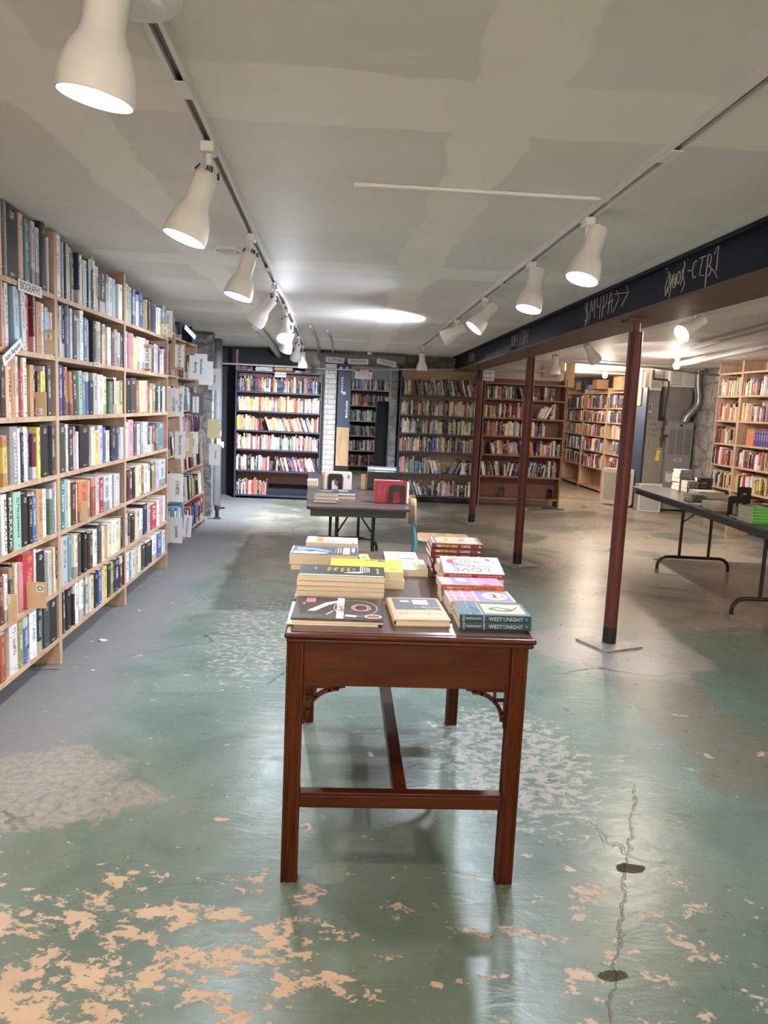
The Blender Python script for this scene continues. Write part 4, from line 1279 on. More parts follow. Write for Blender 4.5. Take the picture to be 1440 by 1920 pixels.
card(6.56, -1.36, 1.655, 1.87, 0.13, 'carton', [('Martial Arts', .62, .52, .040)], 'large brown card marked Martial Arts, fourth bookcase', True, label_rect=(.33, .92, .1, .95, P))
card(7.30, -1.378, 1.60, 1.82, 0.10, 'paper_b', [('Boxing', .62, .5, .036)], 'grey card marked Boxing on the fourth bookcase', True)
card(7.53, -1.352, 1.61, 1.85, 0.12, 'paper_b', [('Wrestling', .52, .5, .036)], 'grey card marked Wrestling, behind the Boxing card', True)
card(7.70, -1.325, 1.56, 1.79, 0.14, P, [], 'blank white card sticking out behind the Wrestling card')
card(8.25, -1.330, 1.52, 1.745, 0.14, P, [('Fitness', .55, .5, .030)], 'white card farthest out on the left shelves, before the grey pipe', True, yaw=-12)
card(6.50, -1.358, 1.266, 1.50, 0.13, P, [('SOCCER', .36, .42, .030), ('and', .58, .5, .02), ('Bike/Rugby', .80, .48, .034)], 'white card hand lettered SOCCER on the fourth bookcase', True)
card(7.42, -1.362, 1.262, 1.475, 0.13, 'ink_g', [('Extreme Sports', .42, .48, .024)], 'grey card with a white Extreme Sports label', True, label_rect=(.2, .66, .12, .84, P))
card(6.78, -1.400, 0.888, 1.13, 0.09, P, [('Snow Sports', .5, .5, .034)], 'white card marked Snow Sports on the fourth bookcase', True)
card(7.05, -1.388, 0.885, 1.108, 0.10, 'ink_cream', [('Tennis', .36, .48, .026)], 'peach card with a white Tennis label beside the Snow Sports card', True, label_rect=(.15, .62, .25, .78, P))
card(7.53, -1.43, 0.885, 1.10, 0.075, P, [('Climbing', .4, .5, .022)], 'white card on the end of the fourth bookcase, right of Tennis', True)
card(8.28, -1.334, 1.004, 1.21, 0.14, 'olive', [('BASEBALL', .88, .5, .022)], 'yellow card on the farthest left case, above the Football card', True, label_rect=(.78, .98, .15, .85, P))
card(8.42, -1.362, 0.705, 0.94, 0.12, P, [('Football', .62, .5, .028)], 'white card marked Football on the farthest left case', True)
card(6.47, -1.350, 0.545, 0.785, 0.13, P, [('CHESS', .62, .5, .042)], 'large white card marked CHESS sticking out of the fourth bookcase', True)
card(6.45, -1.346, 0.195, 0.415, 0.14, 'paper_b', [('GAMES', .62, .45, .032)], 'pale card marked GAMES near the floor, fourth bookcase', True, yaw=-8)
card(7.08, -1.405, 0.136, 0.345, 0.08, P, [('All Other Sports', .5, .5, .024)], 'tilted white card marked All Other Sports near the floor', True, tilt=5)
for j, y in enumerate((3.39, 3.46)):
    pass


def sign(body, X, w, h, size, label, mat=P, ink='ink', sx=1.0, name='sign', cat='sign', extra=(), group=None, yaw=None):
    o = MB().box(-w / 2, w / 2, -h / 2, h / 2, -0.002, 0).build(name, mat)
    o.matrix_world = X
    tag(o, label, cat, group)
    for s, dx, dy, sz in ([(body, 0, 0, size)] if isinstance(body, str) else body):
        text(s, sz, Matrix.Translation((dx, dy, 0.0003)), ink, o, sx=sx)
    for (a, b, c, d_, m) in extra:
        MB().box(a, b, c, d_, 0.0001, 0.0012).build('tape', m, o)
    return o


sign('BIOGRAPHY', axes((-1.4465, 3.62, 1.880), (0, 1, 0), (0, 0, 1)), 0.26, 0.05, 0.05, 'white paper sign BIOGRAPHY on the edge of the top left shelf', sx=0.82)
sign('Author Biographies', axes((-1.425, 3.37, 1.585), (-0.10, 0.93, 0.36), (0, -0.36, 0.93)), 0.27, 0.042, 0.034, 'slanting white strip Author Biographies on the left shelf edge', sx=0.85)
sign('BIOGRAPHY', axes((-1.4465, 4.54, 1.592), (0, 1, 0), (0, 0, 1)), 0.10, 0.022, 0.014, 'tiny white label on the second shelf edge of the second bookcase')
sign('XXX', axes((-1.44, 7.1, 2.03), (0.25, 0.85, -0.45), (0, 0.45, 0.85)), 0.14, 0.05, 0.03, 'pale blue slanting tag hanging from the top of the fourth bookcase', 'ink_sky') if False else None
MB_t = tag(MB().box(-0.07, 0.07, -0.028, 0.028, -0.001, 0.001).build('shelf_tag', 'paper_b'), 'small pale tag hanging from the top of the leaning fourth bookcase', 'tag')
MB_t.matrix_world = axes((-1.40, 6.95, 2.00), (0.55, 0.55, -0.6), (0.1, 0.8, 0.75))
fv = ((1, 0, 0), (0, 0, 1))
sign('HUMOR', axes((-0.958, 11.176, 1.815), *fv), 0.165, 0.07, 0.052, 'cream HUMOR sign on the top of the dark blue bookcase', sx=0.85)
sign('SUSPENSE', axes((-0.18, 11.285, 2.068), (1, 0, -0.03), (0, 0, 1)), 0.27, 0.082, 0.062, 'black on white SUSPENSE sign left of the doorway top', sx=0.82)
sign('MYSTERY', axes((0.158, 11.285, 2.06), (1, 0, 0.03), (0, 0, 1)), 0.30, 0.078, 0.062, 'MYSTERY sign above the middle of the doorway', sx=0.9)
sign('THRILLER', axes((0.575, 11.285, 2.065), (1, 0, -0.17), (0.17, 0, 1)), 0.29, 0.080, 0.062, 'drooping THRILLER sign right above the doorway', sx=0.82)
sign([('Watch Your Head', 0, .034, .026), ('Watch Your Head', 0, 0, .030), ('Watch Your Head', 0, -.034, .026)], axes((0.245, 11.215, 1.875), (1, 0, -0.02), (0, 0, 1)), 0.25, 0.125, 0.03,
     'pink warning paper hanging from the rod in the doorway', 'paper', 'ink_r', 0.95, extra=[(-.118, -.06, .045, .068, 'ink_r'), (.07, .12, .045, .068, 'ink_r')])
sign([('Foreign', 0, .04, .055), ('Language', 0, -.035, .055)], axes((2.085, 11.345, 1.955), *fv), 0.215, 0.155, 0.05, 'white Foreign Language sign between the blue and brown bookcases', sx=0.85)

# ----------------------------------------------------------------- loose books on top of and between the far cases
TL = 'stacked books on top of the humour bookcase'
for (xa, xb, n, codes, nm) in [(-1.58, -1.38, 3, 'MDM', 'left'), (-1.33, -1.08, 5, 'WLWCR', 'second'), (-1.06, -0.79, 4, 'KOYW', 'third'), (-0.77, -0.53, 1, 'W', 'right')]:
    z = SH[0] + 0.0008
    for i in range(n):
        t = rnd.uniform(0.014, 0.024)
        L = (xb - xa) - rnd.uniform(0, 0.02)
        X = Matrix.Translation((xb, 11.22, z)) @ Matrix(((0, 0, -1, 0), (0, 1, 0, 0), (1, 0, 0, 0), (0, 0, 0, 1)))
        make_book(X, t, L, 0.16, jitter(LPAL[codes[i]]), ink_for(codes[i]), rnd.random(), False,
                  '%s book %s from bottom, %s flat pile on humour bookcase' % (CNAME[codes[i]], ORD[i + 1], nm), TL)
        z += t + 0.0006
t = thing('wire_rack', 'small wire book rack on the right of the humour bookcase top', 'rack', (-0.46, 11.3, SH[0] + 0.001))
for k in range(4):
    MB().tube([(-0.07 + k * 0.025, -.08, 0.003), (-0.07 + k * 0.025, -.08, 0.11)] + [(-0.07 + k * 0.025 + 0.011 - 0.011 * math.cos(PI * q / 6), -.08, 0.11 + 0.011 * math.sin(PI * q / 6)) for q in range(1, 7)] + [(-0.048 + k * 0.025, -.08, 0.003)], 0.0018, 6).build('wire_loop', 'black', t)
MB().box(-0.08, 0.04, -0.09, 0.0, 0, 0.003).build('base', 'black', t)

# ================================================================= WOODEN DESK
DX0, DX1, DY0, DY1, DT = -0.150, 0.576, 2.085, 3.365, 0.775
desk = thing('writing_desk', 'reddish mahogany table with piles of books in the foreground', 'table', ((DX0 + DX1) / 2, (DY0 + DY1) / 2, 0))
iX = Matrix.Translation((-(DX0 + DX1) / 2, -(DY0 + DY1) / 2, 0))
MB().box(DX0, DX1, DY0, DY1, 0.758, 0.7735, iX).build('table_top', 'mahog_x', desk, bevel=0.006, seg=3)
MB().box(DX0 + 0.006, DX1 - 0.006, DY0 + 0.006, DY1 - 0.006, 0.744, 0.7575, iX).build('top_moulding', 'mahog_x', desk, bevel=0.005, seg=3)
MB().box(DX0 + 0.022, DX1 - 0.022, DY0 + 0.022, DY1 - 0.022, 0.7738, 0.775, iX).build('writing_surface', 'leather', desk)
LXA, LXB, LYA, LYB = -0.143, 0.557, 2.100, 3.305
LWD = 0.048


def leg_outline(w):
    side = [(0.0, 0), (0.007, 0), (0.009, 0.003), (0.013, 0.003), (0.016, 0), (w / 2 - 0.004, 0), (w / 2, -0.0015), (w / 2 + 0.004, 0), (w - 0.016, 0), (w - 0.013, 0.003), (w - 0.009, 0.003), (w - 0.007, 0)]
    o = [(a, b) for a, b in side]
    o += [(w - b, a) for a, b in side]
    o += [(w - a, w - b) for a, b in side]
    o += [(b, w - a) for a, b in side]
    return o


for lx in (LXA, LXB - LWD):
    for ly in (LYA, LYB - LWD):
        MB().extrude(leg_outline(LWD), 0.7435, iX @ Matrix.Translation((lx, ly, 0))).build('leg', 'mahog', desk)
a0, a1, b0, b1 = LXA + LWD, LXB - LWD, LYA + LWD, LYB - LWD
ap = 0.612
MB().box(a0 + .0005, a1 - .0005, LYA + 0.012, LYA + 0.03, ap, 0.7435, iX).build('front_apron', 'mahog_x', desk, bevel=0.001)
MB().box(a0 + .0005, a1 - .0005, LYB - 0.03, LYB - 0.012, ap, 0.7435, iX).build('back_apron', 'mahog_x', desk, bevel=0.001)
MB().box(LXA + 0.012, LXA + 0.03, b0 + .0005, b1 - .0005, ap, 0.7435, iX).build('side_apron', 'mahog_x', desk, bevel=0.001)
MB().box(LXB - 0.03, LXB - 0.012, b0 + .0005, b1 - .0005, ap, 0.7435, iX).build('side_apron', 'mahog_x', desk, bevel=0.001)
MB().box(a0 + .0005, a1 - .0005, LYA + 0.008, LYA + 0.040, 0.236, 0.284, iX).box(a0 + .0005, a1 - .0005, LYA + 0.004, LYA + 0.0075, 0.244, 0.276, iX).build('front_stretcher', 'mahog_x', desk, bevel=0.003)
MB().box(a0 + .0005, a1 - .0005, LYB - 0.040, LYB - 0.008, 0.236, 0.284, iX).build('back_stretcher', 'mahog_x', desk, bevel=0.003)
MB().box(0.185, 0.228, LYA + 0.041, LYB - 0.041, 0.240, 0.280, iX).build('middle_stretcher', 'mahog', desk, bevel=0.003)


def bracket(X):
    """pierced corner bracket in the XZ plane, corner at the origin, spreading to +x and -z"""
    m = MB()
    w, h, th = 0.112, 0.108, 0.012
    m.box(0, 0.009, 0, th, -h, 0, X).box(0.0095, w, 0, th, -0.010, 0, X)
    n = 14
    for i in range(n):
        t0, t1 = i / n * PI / 2, (i + 1) / n * PI / 2
        P = lambda t, r: (w - 0.006 - (w - 0.012) * r * math.cos(t) ** 1.0, -h + 0.006 + (h - 0.012) * r * math.sin(t))
        q = [P(t0, 1.0), P(t1, 1.0), P(t1, 0.88), P(t0, 0.88)]
        m.add([(a, 0, b) for a, b in q] + [(a, th, b) for a, b in q], [(0, 1, 2, 3), (7, 6, 5, 4), (0, 4, 5, 1), (1, 5, 6, 2), (2, 6, 7, 3), (3, 7, 4, 0)], X)
    m.box(0.009, 0.040, 0, th, -0.040, -0.033, X).box(0.034, 0.041, 0, th, -0.033, -0.010, X).box(0.009, 0.018, 0, th, -0.078, -0.072, X).box(0.075, 0.081, 0, th, -0.02, -0.010, X)
    m.box(w - 0.001, w + 0.012, 0, th, -0.008, 0, X).box(0, 0.008, 0, th, -h - 0.012, -h, X)
    return m.build('corner_bracket', 'mahog', desk)


zb = ap + 0.0
for (cx, cy, rot, flip) in [(a0, LYA + 0.018, 0, 1), (a1, LYA + 0.018, 0, -1), (a0, LYB - 0.030, 0, 1), (a1, LYB - 0.030, 0, -1)]:
    bracket(iX @ Matrix.Translation((cx, cy, zb)) @ Matrix.Diagonal((flip, 1, 1, 1)))
for (cx, cy, flip) in [(LXA + 0.018, b0, 1), (LXA + 0.018, b1, -1), (LXB - 0.030, b0, 1), (LXB - 0.030, b1, -1)]:
    bracket(iX @ Matrix.Translation((cx, cy, zb)) @ Matrix(((0, 1, 0, 0), (1, 0, 0, 0), (0, 0, 1, 0), (0, 0, 0, 1))) @ Matrix.Diagonal((flip, 1, 1, 1)))


# ----------------------------------------------------------------- books lying flat
def flat(xl, xr, yf, dep, z, t, code, facing, label, hard=False, yaw=0.0, white=False, sty=None, group=None, ink=None, base=None, col=None):
    if facing == 'spine':
        B = Matrix(((0, 0, -1, xr), (0, 1, 0, yf), (1, 0, 0, z), (0, 0, 0, 1)))
        h, d = xr - xl, dep
    elif facing == 'pages':
        B = Matrix(((0, 0, 1, xl), (0, -1, 0, yf + dep), (1, 0, 0, z), (0, 0, 0, 1)))
        h, d = xr - xl, dep
    elif facing == 'left':       # spine on the left, long side away from the viewer
        B = Matrix(((0, 1, 0, xl), (0, 0, 1, yf), (1, 0, 0, z), (0, 0, 0, 1)))
        h, d = dep, xr - xl
    else:                        # spine on the right
        B = Matrix(((0, -1, 0, xr), (0, 0, -1, yf + dep), (1, 0, 0, z), (0, 0, 0, 1)))
        h, d = dep, xr - xl
    C = Matrix.Translation(((xl + xr) / 2, yf + dep / 2, 0))
    W = C @ Matrix.Rotation(R(yaw), 4, 'Z') @ C.inverted()
    if base is not None:
        W = base @ W
    o = make_book(W @ B, t, h, d, col or jitter(LPAL[code], 0.05), ink or ink_for(code), rnd.random() if sty is None else sty, hard, label, group, white)
    o['top'] = 0
    del o['top']
    Xt = W @ Matrix.Translation(((xl + xr) / 2, yf + dep / 2, z + t))
    Xs = W @ axes(((xl + xr) / 2, yf, z + t / 2), (1, 0, 0), (0, 0, 1))
    return o, Xt, Xs


def deco(o, X, name='cover_pattern', rects=(), texts=(), polys=(), rings=()):
    """printed shapes and lettering lying on a face of the book; X: world frame of that face"""
    L = o.matrix_world.inverted() @ X
    e = 0.0003
    by = {}
    for (cx, cy, w, h, m) in rects:
        by.setdefault(m, MB()).box(cx - w / 2, cx + w / 2, cy - h / 2, cy + h / 2, 0.0001, e, L)
        e += 0.00012
    for (pts, m) in polys:
        by.setdefault(m, MB()).extrude(pts, e, L @ Matrix.Translation((0, 0, 0.0001)))
        e += 0.00012
    for (cx, cy, rx, ry, w, m) in rings:
        n = 28
        q = by.setdefault(m, MB())
        for i in range(n):
            t0, t1 = 2 * PI * i / n, 2 * PI * (i + 1) / n
            pt = [(cx + rx * math.cos(t0), cy + ry * math.sin(t0)), (cx + rx * math.cos(t1), cy + ry * math.sin(t1)),
                  (cx + (rx - w) * math.cos(t1), cy + (ry - w) * math.sin(t1)), (cx + (rx - w) * math.cos(t0), cy + (ry - w) * math.sin(t0))]
            q.add([(a, b, e) for a, b in pt], [(0, 1, 2, 3)], L)
        e += 0.00012
    for m, mb in by.items():
        mb.build(name, m, o)
    for (s, cx, cy, size, m, rot, sx) in texts:
        text(s, size, L @ Matrix.Translation((cx, cy, e + 0.0001)) @ Matrix.Rotation(R(rot), 4, 'Z'), m, o, 'title', sx=sx, depth=0.0001)


G1 = 'books on the mahogany table'
ZD = 0.7753
BLANK = 0.02
# pile A: dark picture book, front left corner
flat(-0.150, 0.120, 2.170, 0.25, ZD, 0.004, 'W', 'pages', 'thin white book at the bottom of the front left pile, peeping out left', white=True, sty=BLANK, group=G1)
flat(-0.136, 0.134, 2.176, 0.245, ZD + 0.0046, 0.0075, 'J', 'pages', 'pinkish edged thin book in the middle of the front left pile', group=G1, sty=BLANK)
o, X, S = flat(-0.137, 0.135, 2.174, 0.25, ZD + 0.0127, 0.0068, 'D', 'pages', 'dark picture book with white swoosh and red C, front left corner of table', True, yaw=-1.0, sty=BLANK, group=G1, col=(0.045, 0.036, 0.032))
sw = [(-.115 + .0, -.045)]
deco(o, X, rects=[(0.008, 0.0, 0.022, 0.236, 'paper'), (-0.088, 0.085, 0.03, 0.05, 'ink_pk'), (-0.108, 0.04, 0.008, 0.02, 'ink_o')],
     polys=[([(-.092, -.042), (-.07, -.046), (-.03, .03), (.0, .065), (-.005, .082), (-.04, .055)], 'ink_w'), ([(.022, -.095), (.055, -.10), (.06, -.085), (.028, -.075)], 'ink_w'),
            ([(-.035, -.08), (-.03, -.08), (-.012, -.04), (-.016, -.04)], 'ink_w')],
     rings=[(0.072, 0.005, 0.030, 0.040, 0.010, 'ink_w'), (0.072, 0.005, 0.028, 0.037, 0.006, 'ink_r'), (0.055, 0.0, 0.068, 0.095, 0.002, 'ink_w'), (0.108, -0.092, 0.026, 0.022, 0.026, 'ink_w'), (0.108, -0.092, 0.020, 0.015, 0.012, 'ink_r')],
     texts=[('CAMP', 0.0085, 0.0, 0.026, 'ink_g', -90, 1.3)])
# Benton
o, X, S = flat(0.160, 0.334, 2.184, 0.262, ZD, 0.021, 'A', 'left', 'worn tan hardback titled BENTON in the middle of the table front', True, yaw=2.0, sty=BLANK, group=G1, col=(0.45, 0.36, 0.24))
deco(o, X, rects=[(0.004, 0.052, 0.145, 0.135, 'ink_g'), (0.004, -0.068, 0.145, 0.085, 'ink_cream'), (0.02, .075, 0.05, 0.055, 'paper_b'), (-.03, .085, .03, .02, 'ink_cream'), (0.004, -.115, .145, .004, 'ink_w')],
     texts=[('BENTON', 0.004, -0.058, 0.036, 'tan', 0, 0.98), ('AMERICAN', 0.035, 0.008, 0.014, 'ink_w', 0, 1.2), ('AN', 0.03, 0.026, 0.010, 'ink_w', 0, 1.2), ('CITY', 0.04, -0.012, 0.012, 'ink_w', 0, 1.2)])
# West with the Night, two copies
for i in range(2):
    z = ZD + i * 0.0232
    o, X, S = flat(0.362, 0.577, 2.168, 0.152, z, 0.0226, 'T', 'spine', ['lower of two teal paperbacks titled West with the Night, front right corner', 'upper teal paperback West with the Night with bird-like drawing on its cover'][i],
                   sty=BLANK, group=G1, col=(0.012, 0.075, 0.105), ink=(0.02, 0.10, 0.14), yaw=-1.0 if i else 0)
    deco(o, S, 'spine_pattern', rects=[(-0.097, 0, 0.0012, 0.021, 'ink_w'), (-0.093, 0, 0.0012, 0.021, 'ink_w'), (-0.036, 0, 0.0012, 0.021, 'ink_w'), (-0.033, 0, 0.0012, 0.021, 'ink_w')],
         texts=[('MARKHAM', -0.066, 0, 0.0095, 'ink_w', 0, 1.0), ('WEST', 0.000, 0, 0.0165, 'ink_w', 0, 0.95), ('WITH', 0.0275, 0.0035, 0.0055, 'ink_w', 0, 1), ('THE', 0.0275, -0.0035, 0.0055, 'ink_w', 0, 1), ('NIGHT', 0.058, 0, 0.0165, 'ink_w', 0, 0.95), ('K', 0.094, 0.002, 0.009, 'ink_w', 0, 1)])
    if i:
        deco(o, X, rects=[(0.034, 0.0, 0.125, 0.108, 'ink_cream'), (-.072, 0, .002, .14, 'ink_w'), (-.038, 0, .002, .14, 'ink_w')],
             polys=[([(-.01, -.01), (.03, -.03), (.06, -.025), (.062, .0), (.02, .02), (-.005, .01)], 'ink_g'), ([(.0, -.004), (.03, -.018), (.05, -.012), (.02, .008)], 'ink_cream'), ([(.06, -.01), (.085, .03), (.088, .03), (.066, -.012)], 'ink_g')],
             texts=[('WEST WITH', -0.064, 0.0, 0.024, 'ink_sky', 90, 0.9), ('NIGHT', -0.048, 0.0, 0.018, 'ink_sky', 90, 1.0)])


def pile(n_t, xl, xr, yf, dep, codes, what, names, facing='spine', group=G1, z0=ZD, base=None, hard=False, cols=None):
    out = []
    z = z0
    for i, t in enumerate(n_t):
        dx = rnd.uniform(-0.006, 0.006)
        lab = names[i] if names and names[i] else '%s book, %s from the bottom of %s' % (CNAME[codes[i]], ORD[i + 1], what)
        r = flat(xl + dx, xr + dx, yf + rnd.uniform(-0.003, 0.003), dep, z, t, codes[i], facing, lab, hard, yaw=rnd.uniform(-1.5, 1.5), sty=BLANK if cols and cols[i] else None, group=group, base=base, col=cols[i] if cols else None)
        out.append(r)
        z += t + 0.0007
    return out, z


# pale book with a drawn face
b, z = pile([0.0215, 0.0225], 0.350, 0.566, 2.335, 0.145, 'WP', 'the face cover pile behind the teal books', [None, 'pink and white paperback with a face on its cover, behind the teal books'], cols=[None, (0.74, 0.56, 0.58)])
o, X, S = b[-1]
deco(o, X, rects=[(-0.06, 0, 0.085, 0.135, 'ink_pk'), (-0.06, .03, 0.08, 0.006, 'ink_w'), (-0.06, -.01, 0.08, 0.006, 'ink_w'), (-0.085, 0, 0.005, 0.13, 'ink_w'), (-0.055, 0, 0.005, 0.13, 'ink_w'), (0.045, 0.0, 0.11, 0.13, 'ink_lv')],
     rings=[(0.05, -0.005, 0.042, 0.05, 0.05, 'ink_cream'), (.04, .012, .007, .006, .003, 'ink'), (.04, -.02, .007, .006, .003, 'ink'), (.075, -.005, .005, .014, .003, 'ink_r')])
deco(o, S, 'spine_pattern', texts=[('YOU', -0.088, 0, 0.014, 'ink_r', 0, 1.0)])
# Ordinary Girls
b, z = pile([0.019, 0.020, 0.0215], 0.346, 0.563, 2.484 - 0.0, 0.118, 'WJR', 'the Ordinary Girls pile', [None, None, 'pink and violet paperback Ordinary Girls, between face and Love Warrior covers'], cols=[None, None, (0.42, 0.09, 0.09)])
o, X, S = b[-1]
deco(o, X, rects=[(0.0, 0, 0.21, 0.116, 'ink_pk'), (-0.085, -0.0, 0.038, 0.11, 'ink_cream'), (-0.03, 0.005, 0.055, 0.108, 'ink_lv'), (-0.028, 0.02, 0.034, 0.05, 'ink_cream'), (0.015, 0, 0.003, 0.11, 'ink_w')],
     polys=[([(.05, .0), (.08, -.02), (.1, .01), (.075, .04)], 'ink_lv'), ([(.03, -.05), (.06, -.055), (.05, -.03)], 'ink_r')])
deco(o, S, 'spine_pattern', rects=[(0.055, 0, 0.10, 0.0205, 'ink_o')], texts=[('ORDINARY GIRLS', -0.045, 0, 0.0125, 'ink_y', 0, 0.88), ('JAQUIRA D\u00cdAZ', 0.045, 0, 0.0125, 'ink', 0, 0.85)])
# Love Warrior
b, z = pile([0.017, 0.018, 0.017], 0.368, 0.586, 2.610, 0.100, 'WCW', 'the pile under the Love Warrior book', None)
pile([0.020, 0.020, 0.020, 0.020], 0.368, 0.560, 2.718, 0.112, 'WWCW', 'the pile behind the Love Warrior book', None)
TW = Matrix.Translation((0, 2.606, z + 0.0042)) @ Matrix.Rotation(R(12.5), 4, 'X') @ Matrix.Translation((0, -2.606, -z))
b = [flat(0.368, 0.586, 2.606, 0.150, z, 0.0165, 'R', 'spine', 'white covered Love Warrior paperback with a red spine, tilted on its pile', sty=BLANK, group=G1, base=TW, col=(0.42, 0.045, 0.055))]
o, X, S = b[-1]
deco(o, X, rects=[(0, 0.0005, 0.214, 0.146, 'ink_w')],
     texts=[('LOVE', -0.005, -0.038, 0.046, 'ink_g', 180, 1.25), ('WARRIOR', -0.005, -0.006, 0.026, 'ink_g', 180, 1.25), ('GLENNON DOYLE', 0.085, 0.0, 0.014, 'ink_pk', -90, 0.9)],
     rings=[(-.045, .03, .044, .03, .004, 'ink_r'), (-.05, .03, .034, .022, .004, 'ink_r'), (-.055, .03, .023, .015, .004, 'ink_r'), (-.075, .03, .012, .010, .012, 'ink_r')],
     polys=[([(.005, .03), (.03, .022), (.032, .028), (.012, .038)], 'ink'), ([(.055, .05), (.07, .03), (.075, .05), (.065, .065)], 'ink_r')])
deco(o, S, 'spine_pattern', texts=[('LOVE WARRIOR', -0.05, 0, 0.0125, 'ink_w', 0, 0.85), ('GLENNON DOYLE MELTON', 0.055, 0, 0.008, 'ink_w', 0, 0.85)])
# Carrie
names = ['dark red paperback, %s from bottom of the tall Carrie pile' % ORD[i + 1] for i in range(4)] + ['third from top Stephen-style dark red Carrie paperback', 'dark red Carrie paperback second from the top of the tall pile', 'top dark red Carrie paperback with orange picture cover']
names[4] = 'dark red Carrie paperback third from the top of the tall pile'
b, z = pile([0.0190] * 7, 0.352, 0.548, 2.842, 0.165, 'MMMMMMM', 'the Carrie pile', names, cols=[(0.13, 0.012, 0.022)] * 7)
for k in (4, 5, 6):
    o, X, S = b[k]
    deco(o, S, 'spine_pattern', texts=[('STEPHEN KING', -0.035, 0, 0.0135, 'ink_y', 0, 0.78), ('CARRIE', 0.033, 0, 0.0135, 'ink_w', 0, 0.82), ('O1', 0.088, 0, 0.010, 'ink_w', 0, 0.8)])
deco(o, X, rects=[(0.02, 0.0, 0.13, 0.13, 'ink_o'), (-0.065, 0.0, 0.02, 0.10, 'ink_y'), (-0.035, 0.0, 0.035, 0.12, 'ink_y'), (0.06, 0, 0.024, 0.11, 'ink_w'), (-0.09, 0, .004, .12, 'ink_w')],
     polys=[([(.02, -.02), (.04, .02), (.03, .035), (.01, .0)], 'ink'), ([(.08, .02), (.095, -.03), (.095, .05)], 'ink')], texts=[('KING', -0.035, 0, 0.034, 'ink_r', 90, 1.1), ('CARRIE', 0.06, 0, 0.022, 'ink_g', 90, 1.0)])
# pile B
b, z = pile([0.012, 0.018, 0.015, 0.017, 0.020], -0.140, 0.150, 2.462, 0.165, 'CWACK', 'the tall pile behind the dark picture book', [None, None, None, None, 'black book with curved white stripes and yellow title, topmost of its pile'], facing='pages', cols=[None, None, None, None, (0.014, 0.015, 0.020)])
o, X, S = b[-1]
deco(o, X, rects=[(0, -.074, .28, .012, 'paper_b')] + [(0.062 + 0.0075 * k, 0.02, 0.0032, 0.115 - 0.012 * k, 'ink_w') for k in range(5)] + [(0.035 + 0.006 * k, -.036 + .006 * k, .055 - 0.006 * k, 0.003, 'ink_w') for k in range(4)],
     texts=[('The', 0.04, 0.02, 0.016, 'ink_y', -90, 1), ('Sound of', 0.022, 0.01, 0.020, 'ink_y', -90, 1), ('The Fire', 0.0, 0.01, 0.020, 'ink_y', -90, 1), ('Hope', -0.022, 0.015, 0.022, 'ink_y', -90, 1), ('& Time', -0.045, 0.015, 0.020, 'ink_y', -90, 1), ('Jacobs', -0.09, 0.02, 0.013, 'ink_y', -90, 1), ('Jonah Lehrer', 0.122, 0.0, 0.016, 'ink_y', -90, 1)])
# yellow book
b, z = pile([0.030, 0.031], -0.035, 0.228, 2.645, 0.215, 'CI', 'the yellow pile', ['white backed thick book under the bright yellow book', 'bright yellow covered book beside the black striped one'], facing='pages', cols=[None, (0.80, 0.70, 0.03)])
o, X, S = b[-1]
deco(o, X, rects=[(-0.02, 0.085, 0.2, 0.006, 'ink_g'), (-0.06, 0.07, 0.09, 0.008, 'ink_o'), (0.06, 0.08, 0.03, 0.03, 'ink_g')], rings=[(0.10, -0.055, 0.018, 0.012, 0.012, 'ink_sky')],
     texts=[('BEST', 0.03, 0.085, 0.026, 'ink', 0, 1.2)])
# mountain cover
b, z = pile([0.020, 0.044], -0.198, 0.068, 2.918, 0.165, 'CN', 'the mountain cover pile', ['cream paged book under the thick mountain cover book', 'thick book with a snowy mountain cover at the left table edge'], facing='pages', cols=[None, (0.05, 0.065, 0.10)])
o, X, S = b[-1]
deco(o, X, rects=[(-0.128, 0, .006, .16, 'ink_cream'), (0.088, 0, 0.026, 0.13, 'paper_b'), (0.045, 0.01, .003, .11, 'ink_o'), (0.055, .01, .003, .11, 'ink_w'), (.065, .01, .003, .10, 'ink_w'), (.115, .02, .012, .08, 'ink_w')],
     polys=[([(-.12, -.075), (-.02, -.075), (.02, -.06), (-.03, -.03), (-.06, -.045), (-.08, -.02), (-.12, -.04)], 'ink_w'), ([(-.11, -.02), (-.05, .0), (.01, -.04), (.03, -.02), (-.02, .03), (-.11, .05)], 'ink_sky')])
# white and orange book at the back
b, z = pile([0.034, 0.033], -0.145, 0.073, 3.155, 0.145, 'WJ', 'the back left pile', ['white backed book at the bottom of the back left pile', 'white and orange covered book at the back left of the table'], facing='pages', cols=[None, (0.72, 0.70, 0.70)])
o, X, S = b[-1]
deco(o, X, rects=[(-0.04, 0.0, 0.05, 0.13, 'ink_o'), (-0.028, 0.0, .02, .11, 'ink_cream'), (0.04, 0.0, 0.08, 0.12, 'paper'), (0.0, -.05, .06, .02, 'ink_pk'), (.09, -.06, .012, .012, 'ink')])
o, X, S = flat(0.080, 0.118, 2.98, 0.15, ZD, 0.030, 'J', 'pages', 'small peach paged book under a yellow tag', sty=BLANK, group=G1)
c = MB().box(-0.02, 0.02, -0.045, 0.045, 0, 0.0015).build('price_tag', 'brass_y')
c.matrix_world = Matrix.Translation((0.098, 3.045, ZD + 0.0315)) @ Matrix.Rotation(R(6), 4, 'Z')
tag(c, 'small yellow paper tag lying on a peach paged book', 'tag')
text('SALE', 0.014, Matrix.Translation((0, 0, 0.002)) @ Matrix.Rotation(R(-90), 4, 'Z'), 'ink_g', c)
o, X, S = flat(0.125, 0.182, 2.93, 0.2, ZD, 0.006, 'W', 'spine', 'thin white pamphlet with a small grey mark behind the yellow book', sty=BLANK, group=G1, white=True)
deco(o, X, rects=[(0.0, -0.01, .008, .02, 'ink_g')])
